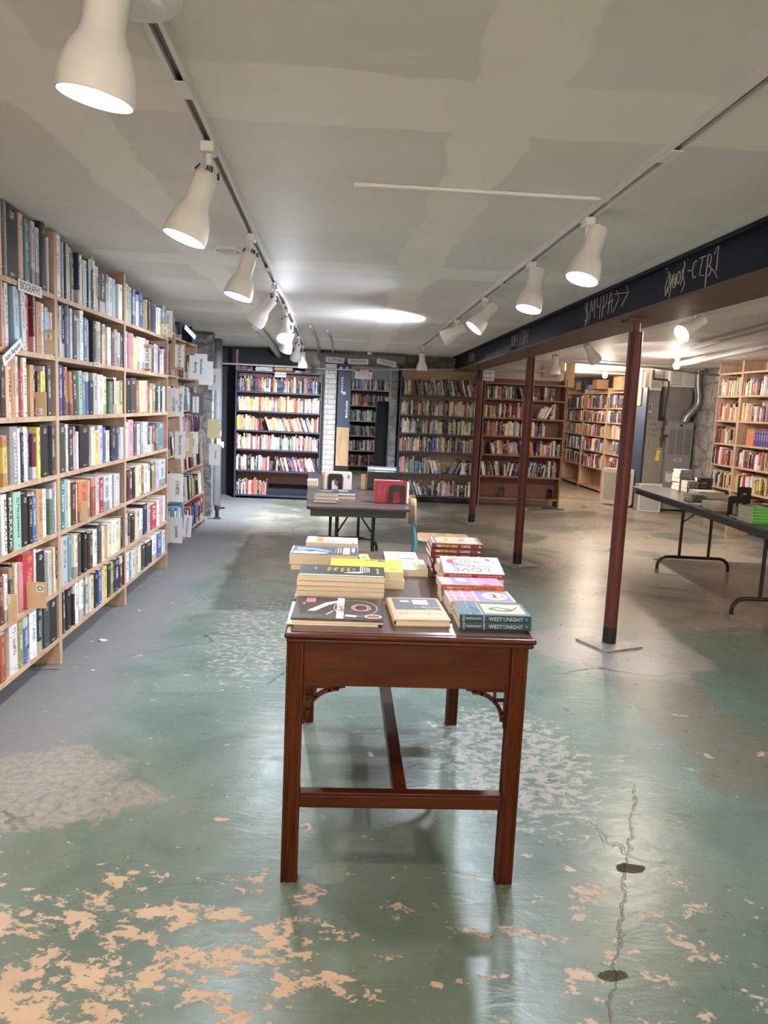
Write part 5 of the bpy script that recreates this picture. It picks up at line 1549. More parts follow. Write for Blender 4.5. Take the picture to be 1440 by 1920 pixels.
# patterned beige book, white book behind it
o, X, S = flat(0.205, 0.343, 2.862, 0.205, ZD, 0.0265, 'I', 'pages', 'thick beige patterned book left of the Carrie pile', sty=BLANK, group=G1, col=(0.66, 0.60, 0.42))
deco(o, X, rects=[(-0.05 + 0.033 * (k % 4), -0.07 + 0.045 * (k // 4), 0.024, 0.03, ['olive', 'ink_cream', 'ink_w'][k % 3]) for k in range(16)])
o, X, S = flat(0.190, 0.330, 3.085, 0.20, ZD, 0.014, 'W', 'left', 'white book with a grey bird shape at the back of the table', sty=BLANK, group=G1, white=True, col=(0.74, 0.72, 0.68))
deco(o, X, texts=[('Breaking', 0.0, 0.06, 0.03, 'ink_g', 0, 1.1), ('Ground', 0.02, 0.02, 0.026, 'ink_g', 0, 1)], polys=[([(-.02, -.06), (.03, -.07), (.065, -.05), (.03, -.03), (-.01, -.045)], 'ink_g')])


# ----------------------------------------------------------------- folding tables
def folding_table(label, X, w, L, zt, foot_y):
    t = thing('folding_table', label, 'table', X, 'long dark folding tables')
    h = w / 2
    rr = 0.03
    ol = []
    for (cx, cy, a) in ((h - rr, L - rr, 0), (-h + rr, L - rr, 90), (-h + rr, rr, 180), (h - rr, rr, 270)):
        for k in range(6):
            an = R(a + 18 * k)
            ol.append((cx + rr * math.cos(an), cy + rr * math.sin(an)))
    MB().extrude(ol, 0.017, Matrix.Translation((0, 0, zt - 0.0175))).build('table_top', 'lam', t, bevel=0.003)
    MB().extrude(ol, 0.004, Matrix.Translation((0, 0, zt - 0.0222))).build('edge_band', 'lam_edge', t)
    i = 0.028
    m = MB().box(-h + i, -h + i + 0.02, i, L - i, zt - 0.072, zt - 0.0225).box(h - i - 0.02, h - i, i, L - i, zt - 0.072, zt - 0.0225)
    m.box(-h + i + .0205, h - i - .0205, i, i + 0.02, zt - 0.072, zt - 0.0225).box(-h + i + .0205, h - i - .0205, L - i - 0.02, L - i, zt - 0.072, zt - 0.0225)
    m.build('apron', 'lam_edge', t, bevel=0.003)
    for q, fy in enumerate(foot_y):
        s = 1 if q == 0 else -1
        fw = h - 0.04
        bz = 0.155
        r = 0.015
        pts = [(-fw, fy, 0.03)]
        pts += [(-fw + 0.09 - 0.09 * math.cos(R(a)), fy, bz - 0.09 + 0.09 * math.sin(R(a))) for a in range(0, 91, 15)]
        pts += [(-p[0], fy, p[2]) for p in reversed(pts)]
        pw = 0.135
        MB().tube(pts, r, 12).build('foot_rail', 'legmetal', t, smooth=True)
        for sx in (-1, 1):
            MB().tube([(sx * pw, fy, bz + 0.002), (sx * pw, fy, zt - 0.0226)], 0.0135, 12).build('leg', 'legmetal', t, smooth=True)
            MB().tube([(sx * fw, fy, 0.0), (sx * fw, fy, 0.036)], 0.0185, 12).build('foot_cap', 'footcap', t, smooth=True)
            MB().tube([(sx * pw, fy, zt - 0.25), (sx * 0.025, fy + s * 0.14, zt - 0.10)], 0.006, 8).build('brace', 'legmetal', t, smooth=True)
        MB().box(-0.03, 0.03, fy + s * 0.12 - 0.02, fy + s * 0.12 + 0.02, zt - 0.115, zt - 0.085).box(-0.015, 0.015, fy + s * 0.12 - 0.015, fy + s * 0.12 + 0.015, zt - 0.0845, zt - 0.0226).build('brace_lock', 'legmetal', t, bevel=0.004)
    return t


TM = Matrix.Translation((0.118, 5.15, 0)) @ Matrix.Rotation(R(2.5), 4, 'Z')
TMI = TM
ZM = 0.73
folding_table('long dark folding table in the middle, behind the mahogany table', TM, 0.72, 2.44, ZM, (0.38, 2.06))
TR = Matrix.Translation((3.165, 4.76, 0)) @ Matrix.Rotation(R(-3.5), 4, 'Z')
folding_table('long dark folding table at the right edge of the picture', TR, 0.74, 2.84, ZM, (0.46, 2.03))


def bookend(X, label, w=0.118, h=0.135):
    o = MB()
    iw, ih = w * 0.24, h * 0.66
    out = [(-w / 2, 0), (-iw, 0)]
    arc_ = [(-iw, ih - 0.02), (-iw + 0.006, ih - 0.006), (-iw + 0.02, ih), (iw - 0.02, ih), (iw - 0.006, ih - 0.006), (iw, ih - 0.02)]
    out += arc_ + [(iw, 0), (w / 2, 0)]
    rr = 0.018
    out += [(w / 2 - rr + rr * math.cos(R(a)), h - rr + rr * math.sin(R(a))) for a in range(0, 91, 18)]
    out += [(-w / 2 + rr + rr * math.cos(R(a)), h - rr + rr * math.sin(R(a))) for a in range(90, 181, 18)]
    # front plate stands in the XZ plane, foot runs back along +y
    P = Matrix(((1, 0, 0, 0), (0, 0, -1, 0), (0, 1, 0, 0.0006), (0, 0, 0, 1)))
    t = thing('bookend', label, 'bookend', X, 'black steel bookends')
    MB().extrude(out, 0.0025, P).build('plate', 'black', t)
    MB().box(-w / 2, w / 2, 0.0005, 0.09, 0.0, 0.0016).build('foot_plate', 'black', t)
    return t


def standing(X0, xl, xr, y, z, t, hgt, code, label, group, lean=0, txt=None, white=False, sty=None):
    """book on its long edge, front cover towards the viewer (-y)"""
    B = X0 @ Matrix(((0, 0, 1, xl), (1, 0, 0, y), (0, 1, 0, z), (0, 0, 0, 1)))
    o = make_book(B, t, xr - xl, hgt, jitter(LPAL[code], .05), ink_for(code), rnd.random() if sty is None else sty, True, label, group, white)
    return o


G2 = 'books on the middle folding table'
ZT = ZM + 0.0004
bx = 0.118
iTM = Matrix.Identity(4)
ys = 5.435
for k, (c, w, hh, t, nm) in enumerate([('R', .247, .163, .020, 'red cover book facing the viewer on the middle folding table, bookend before it'), ('W', .262, .160, .012, 'white book directly behind the red book on the middle table'),
                                       ('L', .26, .155, .018, 'pale grey book third behind the red book'), ('P', .20, .165, .02, 'pink book fourth behind the red book'), ('W', .27, .14, .025, 'white thick book fifth behind the red book')]):
    o = standing(iTM, 0.228, 0.228 + w - 0.01, ys, ZT, t, hh, c, nm, G2, sty=BLANK)
    if k == 0:
        deco(o, axes((0.228 + w / 2, ys, ZT + hh / 2), (1, 0, 0), (0, 0, 1)), rects=[(-0.05, 0, .002, .07, 'ink_pk'), (0.02, .0, .002, .05, 'ink_pk')], texts=[('KINGDOM', -0.085, 0.0, 0.015, 'ink_pk', -90, 1.3)])
    ys += t + 0.002
bookend(Matrix.Translation((0.395, 5.428, ZT)), 'black bookend standing against the red book on the middle table')
ys = 6.30
for k, (c, w, hh, t) in enumerate([('K', .246, .150, .03), ('W', .23, .155, .018), ('X', .25, .162, .022), ('W', .24, .17, .02), ('S', .235, .178, .03), ('G', .25, .185, .03)]):
    standing(iTM, 0.205, 0.205 + w, ys, ZT, t, hh, c, '%s book, %s in the row behind the red book group' % (CNAME[c], ORD[k + 1]), G2, white=True)
    ys += t + 0.002
o = standing(iTM, 0.150, 0.19, 6.28, ZT, .02, .13, 'A', 'narrow tan book at the left of the black book row', G2)
o = standing(iTM, -0.150, 0.072, 6.16, ZT, .022, .148, 'W', 'large white book held by a bookend on the left of the middle table', G2, white=True, sty=BLANK)
deco(o, axes((-0.04, 6.16, ZT + .074), (1, 0, 0), (0, 0, 1)), rects=[(0.04, -.01, .010, .10, 'ink_o'), (.085, .04, .012, .03, 'ink_g')], rings=[(-0.0, -.01, .03, .03, .03, 'ink_g'), (0.0, -.0, .012, .012, .008, 'ink_o')])
standing(iTM, -0.165, 0.06, 6.186, ZT, .025, .152, 'I', 'pale yellow book behind the large white book', G2, white=True)
standing(iTM, -0.18, 0.04, 6.215, ZT, .02, .14, 'W', 'white book third in the left row of the middle table', G2, white=True)
bookend(Matrix.Translation((-0.062, 6.152, ZT)), 'black bookend in front of the large white book')
bookend(Matrix.Translation((-0.02, 6.30, ZT)), 'black bookend behind the pale yellow book', 0.118, 0.19)
flat(-0.305, -0.215, 6.45, 0.15, ZT, 0.045, 'C', 'pages', 'thick cream book on the far left edge of middle table', True, group=G2)
pile([0.024, 0.018, 0.034], -0.200, -0.035, 5.315, 0.19, 'NWN', 'the front left pile on the middle table', ['navy book with white pages at the bottom of the left pile, middle table', 'tan paged book in the middle of the left pile, middle table', 'navy and cream book on top of the left pile, middle table'], 'pages', G2, ZT, hard=True)
pile([0.022, 0.026], -0.085, 0.098, 5.62, 0.19, 'PN', 'the navy pile on the middle table', ['pink paged book under the navy one on the middle table', 'navy covered book lying flat behind the left pile'], 'pages', G2, ZT, hard=True)

# right folding table
G3 = 'books on the right folding table'
b, z = pile([0.040, 0.040, 0.042, 0.040, 0.040], 3.335, 3.455, 7.33, 0.17, 'GGGGG', 'the back grey block on the right table', None, 'spine', G3, ZT)
b, z = pile([0.034, 0.034, 0.036, 0.034], 3.465, 3.625, 7.24, 0.13, 'XDXX', 'the dark spined block on the right table', None, 'spine', G3, ZT)
b, z = pile([0.034, 0.034, 0.036], 3.345, 3.455, 7.185, 0.13, 'GGG', 'the front grey block on the right table', None, 'spine', G3, ZT)
pile([0.014, 0.014, 0.014, 0.014], 3.005, 3.140, 6.33, 0.17, 'EEEE', 'the small dark green pile on the right table', None, 'spine', G3, ZT)
pile([0.022, 0.024, 0.016], 3.20, 3.44, 6.62, 0.20, 'WLW', 'the broad white pile on the right table', None, 'pages', G3, ZT)
pile([0.03, 0.034], 2.885, 3.035, 5.72, 0.19, 'WW', 'the two white books before the bookend', None, 'pages', G3, ZT)
flat(2.90, 3.0, 6.0, 0.15, ZT, 0.012, 'C', 'spine', 'thin cream booklet in front of the dark green pile', group=G3)
bookend(Matrix.Translation((2.965, 5.50, ZT)) @ Matrix.Rotation(R(4), 4, 'Z'), 'large black bookend standing alone near the edge of right table', 0.16, 0.145)
bookend(Matrix.Translation((3.36, 6.15, ZT)), 'farther black bookend on the right table beside maroon books', 0.12, 0.16)
pile([0.030, 0.034], 3.11, 3.34, 5.56, 0.20, 'MM', 'the maroon pile right of the bookend', None, 'pages', G3, ZT, hard=True)
b, z = pile([0.0215] * 5, 2.845, 2.985, 5.075, 0.19, 'QQQQQ', 'the bright green pile', ['bright green paperback, %s from bottom of the green pile' % ORD[i + 1] for i in range(4)] + ['topmost bright green paperback of the pile on the right table'], 'spine', G3, ZT, cols=[(0.16, 0.62, 0.10)] * 5)
for o, X, S in b:
    deco(o, S, 'spine_pattern', texts=[('NARROW MARGINS', 0.0, 0, 0.014, 'ink', 0, 0.9)])
deco(o, X, rects=[(0.03, 0.0, 0.05, 0.10, 'ink_w'), (-.03, .03, .03, .03, 'ink')])
flat(2.870, 2.985, 5.31, 0.12, ZT, 0.014, 'K', 'spine', 'thin black book between the bookend and the green pile', group=G3)

# ----------------------------------------------------------------- chair
ch = thing('school_chair', 'plywood school chair with turquoise metal frame beside the middle table', 'chair', (0.79, 5.86, 0))
XC = Matrix.Rotation(R(176), 4, 'Z')
n = 12
pts_o, pts_i = [], []
m = MB()
for i in range(n + 1):
    a = -0.9 + 1.8 * i / n
    yy = 0.20 * math.sin(a) / math.sin(0.9)
    xx = 0.215 + 0.055 * (math.cos(a) - math.cos(0.9)) / (1 - math.cos(0.9))
    for j, (zz, k) in enumerate(((0.525, 0.70), (0.55, 0.93), (0.60, 1.0), (0.68, 1.0), (0.715, 0.92), (0.735, 0.72))):
        pts_o.append((xx + 0.05 * (zz - 0.52), yy * k, zz))
        pts_i.append((xx + 0.05 * (zz - 0.52) - 0.011, yy * k, zz))
F_ = []
q = len(pts_o)
for i in range(n):
    for j in range(5):
        a, b_, c, d_ = i * 6 + j, (i + 1) * 6 + j, (i + 1) * 6 + j + 1, i * 6 + j + 1
        F_.append((a, b_, c, d_))
        F_.append((q + a, q + d_, q + c, q + b_))
for i in range(n):
    F_.append((i * 6, q + i * 6, q + (i + 1) * 6, (i + 1) * 6))
    F_.append((i * 6 + 5, (i + 1) * 6 + 5, q + (i + 1) * 6 + 5, q + i * 6 + 5))
for j in range(5):
    F_.append((j, j + 1, q + j + 1, q + j))
    F_.append((n * 6 + j, q + n * 6 + j, q + n * 6 + j + 1, n * 6 + j + 1))
m.add(pts_o + pts_i, F_, XC)
m.build('backrest', 'ply', ch, smooth=True)
so = []
for (cx, cy, a) in ((.15, .14, 0), (-.16, .15, 90), (-.16, -.15, 180), (.15, -.14, 270)):
    so += [(cx + .05 * math.cos(R(a + 18 * k)), cy + .05 * math.sin(R(a + 18 * k))) for k in range(6)]
MB().extrude(so, 0.012, XC @ Matrix.Translation((-0.01, 0, 0.412))).build('seat', 'ply', ch, bevel=0.004)
for s in (-1, 1):
    MB().tube([(0.235, s * 0.17, 0.0), (0.205, s * 0.165, 0.40), (0.225, s * 0.16, 0.52), (0.234, s * 0.15, 0.66)], 0.0125, 12, XC).build('rear_leg', 'teal', ch, smooth=True)
    MB().tube([(-0.20, s * 0.18, 0.0), (-0.165, s * 0.16, 0.410)], 0.0125, 12, XC).build('front_leg', 'teal', ch, smooth=True)
    MB().tube([(-0.165, s * 0.15, 0.402), (0.205, s * 0.15, 0.402)], 0.009, 10, XC).build('seat_rail', 'teal', ch, smooth=True)
MB().tube([(0.215, -0.16, 0.25), (0.215, 0.16, 0.25)], 0.008, 10, XC).build('cross_bar', 'teal', ch, smooth=True)

# ================================================================= UTILITY CORNER AND ODDS AND ENDS
# furnace
f = thing('furnace', 'grey upright furnace with a louvred front door by the stone wall', 'furnace', (5.17, 11.75, 0))
MB().box(-0.20, 0.22, -0.22, 0.35, 0.03, 1.40).build('cabinet', 'furn', f, bevel=0.006)
MB().box(-0.185, 0.205, -0.233, -0.2205, 0.60, 1.385).build('door_panel', 'furn', f, bevel=0.004)
m = MB()
for c in (-0.115, 0.01, 0.135):
    for k in range(15):
        z = 0.90 + k * 0.026
        m.box(c - 0.05, c + 0.05, -0.2345, -0.2325, z, z + 0.010)
m.build('louvers', 'louver', f)
MB().box(-0.06, 0.06, -0.2355, -0.2335, 0.79, 0.83).build('name_plate', 'paper', f)
MB().box(-0.045, 0.045, -0.2370, -0.2357, 0.802, 0.818).build('name_mark', 'ink_g', f)
MB().lathe([(0.018, 0), (0.018, 0.006), (0.012, 0.01)], 20, Matrix.Translation((0.01, -0.2335, 1.34)) @ Matrix.Rotation(R(90), 4, 'X')).build('sight_glass', 'black', f)
MB().box(-0.17, -0.06, -0.2355, -0.2335, 0.46, 0.62).build('warning_label', 'paper', f)
MB().box(-0.165, -0.065, -0.2372, -0.2358, 0.595, 0.612).box(-0.165, -0.065, -0.2372, -0.2358, 0.525, 0.530).box(-0.165, -0.15, -0.2372, -0.2358, 0.47, 0.49).build('label_stripe', 'ink_o', f)
# supply plenum on the furnace
p = thing('air_plenum', 'galvanised duct box with a white vent grille, standing on the furnace', 'duct', (5.135, 11.75, 1.402))
MB().box(-0.20, 0.19, -0.21, 0.33, 0.0, 0.52).build('duct_box', 'duct', p, bevel=0.004)
MB().box(-0.21, 0.19, -0.235, 0.33, 0.522, 0.80).build('grille_frame', 'white', p, bevel=0.004)
m = MB()
for k in range(8):
    m.box(-0.175, -0.01, -0.2375, -0.2355, 0.548 + k * 0.029, 0.562 + k * 0.029)
    m.box(0.01, 0.165, -0.2375, -0.2355, 0.548 + k * 0.029, 0.556 + k * 0.029)
m.build('grille_slots', 'furn2', p)
# return duct left of the furnace
d = thing('return_duct', 'olive grey sheet metal duct left of the furnace, with scribbles and a yellow tag', 'duct', (4.815, 11.85, 0))
MB().box(-0.14, 0.155, -0.24, 0.25, 0.06, 1.39).build('duct_body', 'furn2', d, bevel=0.004)
MB().box(-0.145, 0.158, -0.25, 0.25, 0.40, 0.43).box(-0.145, 0.156, -0.245, 0.25, 1.378, 1.3995).build('seam_flange', 'furn2', d)
MB().box(-0.10, 0.085, -0.10, 0.24, 1.40, 1.86).build('riser', 'furn2', d)
MB().box(-0.10, 0.085, -0.135, 0.2, 1.862, 2.16).build('vent_frame', 'white', d, bevel=0.004)
m = MB()
for k in range(6):
    m.box(-0.075 + k * 0.026, -0.062 + k * 0.026, -0.138, -0.1355, 1.90, 2.12)
m.build('vent_slots', 'furn2', d)
MB().box(-0.08, -0.035, -0.1045, -0.1015, 1.52, 1.66).build('sticker', 'paper', d)
MB().box(-0.07, -0.045, -0.1062, -0.1048, 1.55, 1.65).build('sticker_mark', 'ink_r', d)
m = MB()
for k, (a, b) in enumerate([(-.09, 1.33), (-.04, 1.34), (0.0, 1.33), (-.08, 1.26), (-.03, 1.25), (.02, 1.26), (-.07, 1.18), (-.01, 1.17)]):
    pts = [(a + .018 * math.cos(q * 1.1 + k) * (1 - q * 0.03), -0.2415, b + .022 * math.sin(q * 1.7 + k * 2)) for q in range(7)]
    m.tube(pts, 0.0018, 5)
m.tube([(-.085, -.2415, 1.12), (-.09, -.2415, 1.05), (-.085, -.2415, 0.96)], 0.0018, 5)
m.build('pen_scribble', 'ink', d)
yt = MB().box(-0.03, 0.03, -0.0015, 0.0015, -0.20, 0.0).build('paper_tag', 'brass_y')
yt.matrix_world = Matrix.Translation((4.89, 11.575, 0.98)) @ Matrix.Rotation(R(7), 4, 'Y')
tag(yt, 'long yellow paper tag hanging on the duct beside the furnace', 'tag')
MB().box(-0.022, 0.022, -0.0028, -0.0017, -0.03, -0.015).box(-0.015, 0.01, -0.0028, -0.0017, -0.11, -0.105).box(-0.015, 0.016, -0.0028, -0.0017, -0.09, -0.085).build('tag_print', 'ink_g', yt)
# flue
pipe('flue_pipe', [(5.335, 11.45, 2.18), (5.345, 11.45, 1.98), (5.375, 11.45, 1.80), (5.385, 11.45, 1.70), (5.35, 11.45, 1.62), (5.27, 11.46, 1.53), (5.22, 11.475, 1.46), (5.21, 11.48, 1.40)], 0.052, 'duct', 'silver bent flue pipe beside the furnace plenum', 'flue', None, 18)
# gas pipes
g = thing('gas_pipe', 'black gas pipe with valves dropping in front of the grey duct', 'pipe', (4.885, 11.49, 0))
MB().tube([(-0.22, 0.02, 2.16), (-0.22, 0.02, 2.04), (-0.21, 0.02, 2.03), (0.0, 0.02, 2.02), (0.03, 0.02, 1.99), (0.02, 0.02, 1.55), (0.0, 0.02, 1.0)], 0.016, 10).build('run', 'rust', g, smooth=True)
MB().tube([(0.0, 0.02, 1.17), (0.10, 0.02, 1.17)], 0.014, 10).build('branch', 'rust', g, smooth=True)
for z in (1.43, 1.28, 1.12):
    MB().lathe([(0.018, -.03), (0.028, -.02), (0.028, .02), (0.018, .03)], 14, Matrix.Translation((0.005, 0.02, z))).build('coupling', 'rust', g, smooth=True)
MB().box(-0.04, -0.008, -0.012, -0.006, 1.40, 1.46).build('valve_handle', 'black', g)
MB().box(0.04, 0.12, 0.025, 0.06, 1.20, 1.33).build('switch_box', 'furn', g)
# blue panel and plank
tag(MB().box(-0.012, 0.012, -0.27, 0.27, 0.0, 1.90).build('painted_panel', 'bluepanel', bevel=0.003), 'tall navy painted board standing left of the furnace duct', 'board').matrix_world = Matrix.Translation((4.648, 11.88, 0.001))
tag(MB().box(-0.010, 0.010, -0.10, 0.10, 0.0, 0.55).build('wooden_plank', 'pine_x', bevel=0.003), 'short pine plank fixed near the ceiling above the navy board', 'plank').matrix_world = Matrix.Translation((4.625, 11.90, 1.62))
# air grille box on the floor
a = thing('floor_vent', 'white louvred vent box standing on the floor below the grey duct', 'vent', (4.72, 11.35, 0.001))
MB().box(-0.17, 0.17, 0.012, 0.2, 0, 0.42).build('vent_box', 'furn2', a, bevel=0.003)
MB().box(-0.18, 0.18, 0, 0.0118, 0, 0.44).build('grille_frame', 'white', a, bevel=0.003)
m = MB()
for k in range(17):
    m.box(-0.15, 0.15, -0.0022, -0.0004, 0.035 + k * 0.0225, 0.044 + k * 0.0225)
for k in range(4):
    m.box(-0.1505 + k * 0.1, -0.1485 + k * 0.1, -0.004, -0.0025, 0.03, 0.415)
m.build('grille_slots', 'furn2', a)
# box fan
fan = thing('box_fan', 'yellowed white box fan standing on the floor behind the near post', 'fan', Matrix.Translation((4.46, 12.02, 0.001)) @ Matrix.Rotation(R(-40), 4, 'Z'))
ol = []
for (cx, cy, aa) in ((.21, .24, 0), (-.21, .24, 90), (-.21, -.24, 180), (.21, -.24, 270)):
    ol += [(cx + .05 * math.cos(R(aa + 18 * k)), cy + .05 * math.sin(R(aa + 18 * k))) for k in range(6)]
UP = Matrix(((1, 0, 0, 0), (0, 0, -1, 0.065), (0, 1, 0, 0.31), (0, 0, 0, 1)))
MB().extrude(ol, 0.13, UP).build('housing', 'fanwhite', fan, bevel=0.006)
m = MB()
for k in range(22):
    m.box(-0.215 + k * 0.020, -0.207 + k * 0.020, -0.0675, -0.0655, 0.085, 0.535)
m.build('front_grille', 'furn2', fan)
MB().lathe([(0.05, 0), (0.045, 0.004)], 20, Matrix.Translation((0, -0.068, 0.31)) @ Matrix.Rotation(R(90), 4, 'X')).build('hub', 'fanwhite', fan)
MB().tube([(-0.05, 0, 0.60), (-0.05, 0, 0.625), (0.05, 0, 0.625), (0.05, 0, 0.60)], 0.006, 8).build('handle', 'fanwhite', fan)
# cartons, boards on top of the far right shelves
for (y, z, w, h, lb, mt) in [(16.1, 1.951, 0.35, 0.16, 'brown carton on the farthest right shelf top', 'carton'), (14.75, 1.951, 0.3, 0.18, 'brown carton behind a blue box on the right shelf top', 'carton'), (13.5, 1.902, 0.42, 0.24, 'large brown carton on the right shelf nearest the post', 'carton')]:
    t = thing('cardboard_box', lb, 'box', (4.93, y, z), 'cartons on the far right shelves')
    MB().box(-0.1, 0.12, -w / 2, w / 2, 0, h).build('carton', mt, t, bevel=0.002)
    MB().box(-0.1005, 0.1205, -0.012, 0.012, h - 0.001, h + 0.0008).build('packing_tape', 'tan', t)
tag(MB().box(-0.05, 0.05, -0.09, 0.09, 0, 0.09).build('storage_box', 'ink_sky', bevel=0.003), 'small pale blue box on the far right shelf top', 'box').matrix_world = Matrix.Translation((4.87, 14.95, 1.951)) if False else Matrix.Translation((4.86, 15.13, 1.951))
tag(MB().box(-0.03, 0.03, -0.06, 0.06, 0, 0.24).build('file_box', 'bluewood', bevel=0.002), 'dark upright box on the farthest right shelf top', 'box').matrix_world = Matrix.Translation((4.88, 15.6, 1.951))
tag(MB().box(-0.07, 0.07, -0.01, 0.01, 0, 0.36).build('plywood_board', 'pine_x', bevel=0.002), 'upright plywood board on the right end of the brown bookcase', 'board').matrix_world = Matrix.Translation((3.345, 11.40, 1.84)) @ Matrix.Rotation(R(10), 4, 'Z')
tag(MB().box(-0.13, 0.13, -0.008, 0.008, 0, 0.17).build('plywood_board', 'carton', bevel=0.002), 'tan board with pin holes lying above the brown bookcase', 'board').matrix_world = Matrix.Translation((3.13, 11.70, 1.985))
# bookends inside the empty shelves
bookend(Matrix.Translation((2.43, 11.45, 0.1306)), 'black bookend left in the empty bottom shelf of the brown bookcase', 0.10, 0.15)
bookend(Matrix.Translation((3.18, 11.45, 0.1306)) @ Matrix.Rotation(R(25), 4, 'Z'), 'tilted black bookend right in the empty bottom shelf of brown bookcase', 0.10, 0.15)
bookend(F4 @ Matrix.Translation((0.40, 0.03, S4[0] + 0.0006)) @ Matrix.Rotation(R(70), 4, 'Z'), 'black bookend nearer on top of the leaning fourth bookcase', 0.13, 0.14)
bookend(F4 @ Matrix.Translation((0.95, 0.03, S4[0] + 0.0006)) @ Matrix.Rotation(R(75), 4, 'Z'), 'black bookend farther on top of the leaning fourth bookcase', 0.12, 0.15)
nv = MB().box(-0.10, 0.10, -0.006, 0.006, 0, 0.165).build('display_book', 'bluewood', bevel=0.002)
nv.matrix_world = F5 @ Matrix.Translation((0.75, 0.05, S5[0] + 0.001)) @ Matrix.Rotation(R(60), 4, 'Z')
tag(nv, 'navy display book with a white emblem on top of the farthest left case', 'book')
MB().box(-0.03, 0.04, -0.0075, -0.0062, 0.03, 0.06).box(-0.01, 0.06, -0.0075, -0.0062, 0.062, 0.075).build('emblem', 'ink_w', nv)

# ----------------------------------------------------------------- far left corner
pipe('drain_pipe', [(-1.72, 10.3, 0.0), (-1.72, 10.3, 2.2)], 0.072, 'pipe_d', 'thick dark grey vertical pipe left of the humour bookcase', 'pipe', None, 20)
pv = pipe('plastic_pipe', [(-1.86, 9.62, 1.10), (-1.62, 9.62, 1.10), (-1.595, 9.62, 1.09), (-1.585, 9.62, 1.06), (-1.585, 9.62, 0.80)], 0.033, 'pvc', 'white bent plastic pipe before the dark vertical pipe', 'pipe', None, 14)
MB().lathe([(0.043, 0), (0.043, 0.06)], 16, Matrix.Translation((-1.585, 9.62, 0.97))).build('pipe_collar', 'pvc', pv, smooth=True)
MB().lathe([(0.043, 0), (0.04, 0.07), (0.02, 0.075)], 16, Matrix.Translation((-1.585, 9.62, 0.86)) @ Matrix.Rotation(R(90), 4, 'Y')).build('side_outlet', 'pvc', pv, smooth=True)
struct('wall_pier', MB().box(-1.80, -1.60, 9.26, 9.40, 0, CZ), 'stone_d')
v = thing('water_valve', 'small rusty valve on the floor at the end of the left bookcases', 'valve', (-1.50, 9.12, 0.0))
MB().lathe([(0.05, 0), (0.045, 0.012), (0.022, 0.02), (0.022, 0.10), (0.034, 0.11), (0.034, 0.16), (0.02, 0.17)], 18).build('stem', 'rust', v, smooth=True)
MB().tube([(0.0, 0, 0.135), (0.09, -0.02, 0.135)], 0.012, 10).build('spout', 'rust', v, smooth=True)
MB().tube([(0.088, -0.05, 0.135), (0.088, 0.02, 0.135)], 0.008, 8).build('tap_handle', 'rust', v, smooth=True)

# ----------------------------------------------------------------- doorway
bd = thing('sign_board', 'tall board left in the doorway, navy above with white stickers, bare pine below', 'board', (-0.03, 11.50, 0.001))
MB().box(-0.095, 0.095, -0.014, 0.014, 0.0, 1.09).build('bare_wood', 'pine_x', bd, bevel=0.002)
MB().box(-0.097, 0.097, -0.015, 0.015, 1.0905, 2.03).build('painted_part', 'bluewood', bd, bevel=0.002)
for (x, z, w, h) in [(-0.035, 1.72, 0.026, 0.24), (0.0, 1.60, 0.045, 0.05), (0.045, 1.36, 0.03, 0.26), (-0.06, 1.97, 0.04, 0.03), (0.03, 1.96, 0.03, 0.06)]:
    m = MB()
    nseg = max(1, int(h / 0.04))
    for k in range(nseg):
        m.box(x - w / 2 + (k % 2) * 0.004, x + w / 2, -0.0165, -0.0152, z - h / 2 + k * h / nseg + 0.004, z - h / 2 + (k + 1) * h / nseg - 0.004)
    m.build('sticker', 'paper', bd)
    if h > 0.2:
        text(('Mystery' if x < 0 else 'Suspense'), 0.036, axes((x, -0.0170, z), (0, 0, -1), (1, 0, 0)), 'ink', bd, sx=1.2)
rl = thing('carpet_roll', 'black upright roll leaning in the right of the doorway', 'roll', (0.585, 11.98, 0.001))
MB().lathe([(0.115, 0.0), (0.112, 0.9), (0.108, 1.48), (0.095, 1.505), (0.05, 1.512)], 28).build('roll_body', 'blackcloth', rl, smooth=True)
MB().lathe([(0.05, 0), (0.044, 0.003), (0.04, 0.003)], 24, Matrix.Translation((0, 0, 1.5135))).build('end_cap', 'black', rl, smooth=True)
tag(MB().box(-0.035, 0.035, -0.03, 0.03, -0.06, 0.0).build('door_lamp', 'white', bevel=0.012), 'small white box light above the doorway signs', 'lamp').matrix_world = Matrix.Translation((0.32, 11.34, 2.208))

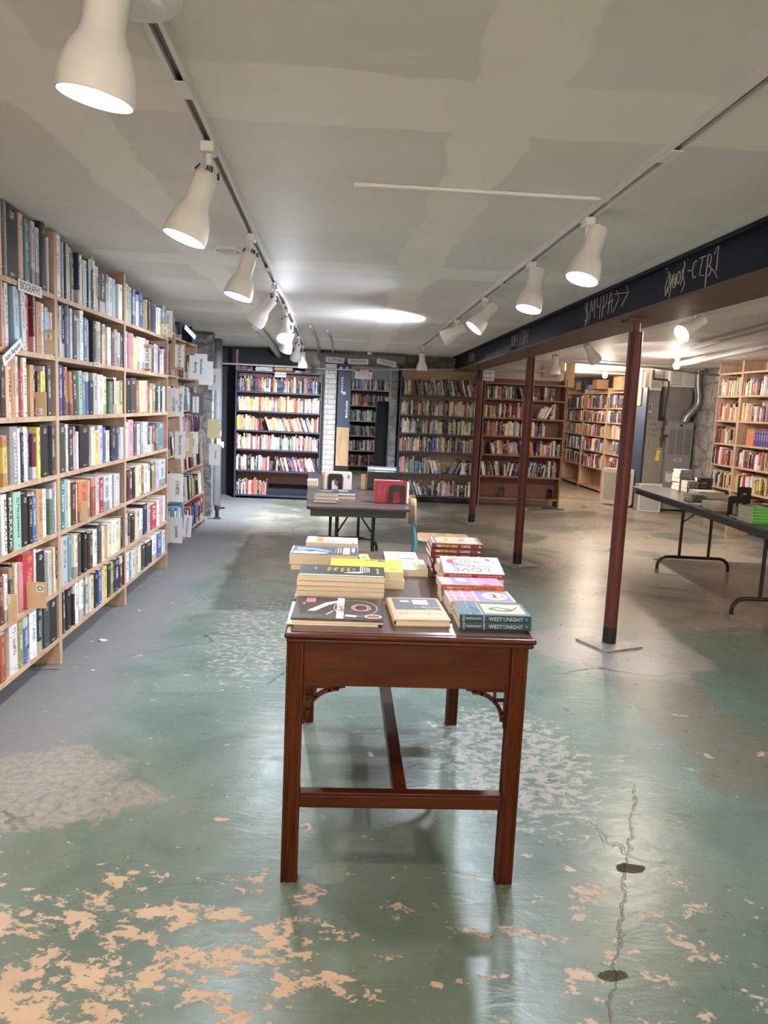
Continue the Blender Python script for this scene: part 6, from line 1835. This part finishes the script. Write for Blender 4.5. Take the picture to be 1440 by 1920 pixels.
# ----------------------------------------------------------------- things on the floor
def chip(x, y, s, mat, label, name='plaster_chip', cat='debris'):
    m = MB()
    n = 7
    ang = [2 * PI * i / n for i in range(n)]
    ol = [(s * (0.8 + rnd.uniform(-.3, .3)) * math.cos(a), s * 0.6 * (0.8 + rnd.uniform(-.3, .3)) * math.sin(a)) for a in ang]
    m.extrude(ol, s * 0.25)
    o = m.build(name, mat, bevel=s * 0.05)
    o.matrix_world = Matrix.Translation((x, y, 0.0005))
    return tag(o, label, cat, 'plaster crumbs on the floor')


chip(-1.36, 4.34, 0.030, 'paper', 'pale plaster chip on the grey floor beside the second bookcase')
chip(-1.33, 5.0, 0.014, 'paper', 'small plaster crumb near the foot of the second bookcase')
chip(-1.26, 3.85, 0.012, 'paper_b', 'small crumb in front of the nearest bookcase')
chip(0.9, 10.9, 0.05, 'paper', 'scrap of white paper on the floor before the blue bookcase', 'paper_scrap', 'paper')
chip(2.72, 11.1, 0.05, 'paper', 'scrap of white paper on the floor before the brown bookcase', 'paper_scrap', 'paper')
tag(MB().box(-0.01, 0.01, -0.02, 0.02, 0.0003, 0.003).build('paper_scrap', 'paper'), 'tiny white scrap on the floor under the mahogany table', 'paper').matrix_world = Matrix.Translation((0.155, 2.95, 0)) @ Matrix.Rotation(R(12), 4, 'Z')
tl = MB().box(-0.06, 0.06, -0.04, 0.04, 0.0003, 0.006).build('floor_tile', 'stonegrey', bevel=0.002)
tl.matrix_world = Matrix.Translation((-1.50, 3.88, 0)) @ Matrix.Rotation(R(10), 4, 'Z')
tag(tl, 'loose dark tile on the floor under the nearest bookcase', 'tile')
tag(MB().box(-0.16, 0.16, -0.05, 0.05, 0.0003, 0.012).build('wood_scrap', 'bluewood', bevel=0.003), 'dark wood scrap on the floor at the foot of the brown bookcase', 'scrap').matrix_world = Matrix.Translation((3.2, 11.25, 0)) @ Matrix.Rotation(R(-15), 4, 'Z')


# lettering becomes plain mesh
bpy.context.view_layer.update()
dg = bpy.context.evaluated_depsgraph_get()
for o in [q for q in bpy.data.objects if q.type == 'FONT']:
    me = bpy.data.meshes.new_from_object(o.evaluated_get(dg))
    nm, par, ml = o.name, o.parent, o.matrix_local.copy()
    cu = o.data
    bpy.data.objects.remove(o)
    q = bpy.data.objects.new(nm, me)
    COL.objects.link(q)
    q.parent = par
    q.matrix_local = ml
    if not me.materials:
        me.materials.append(cu.materials[0])
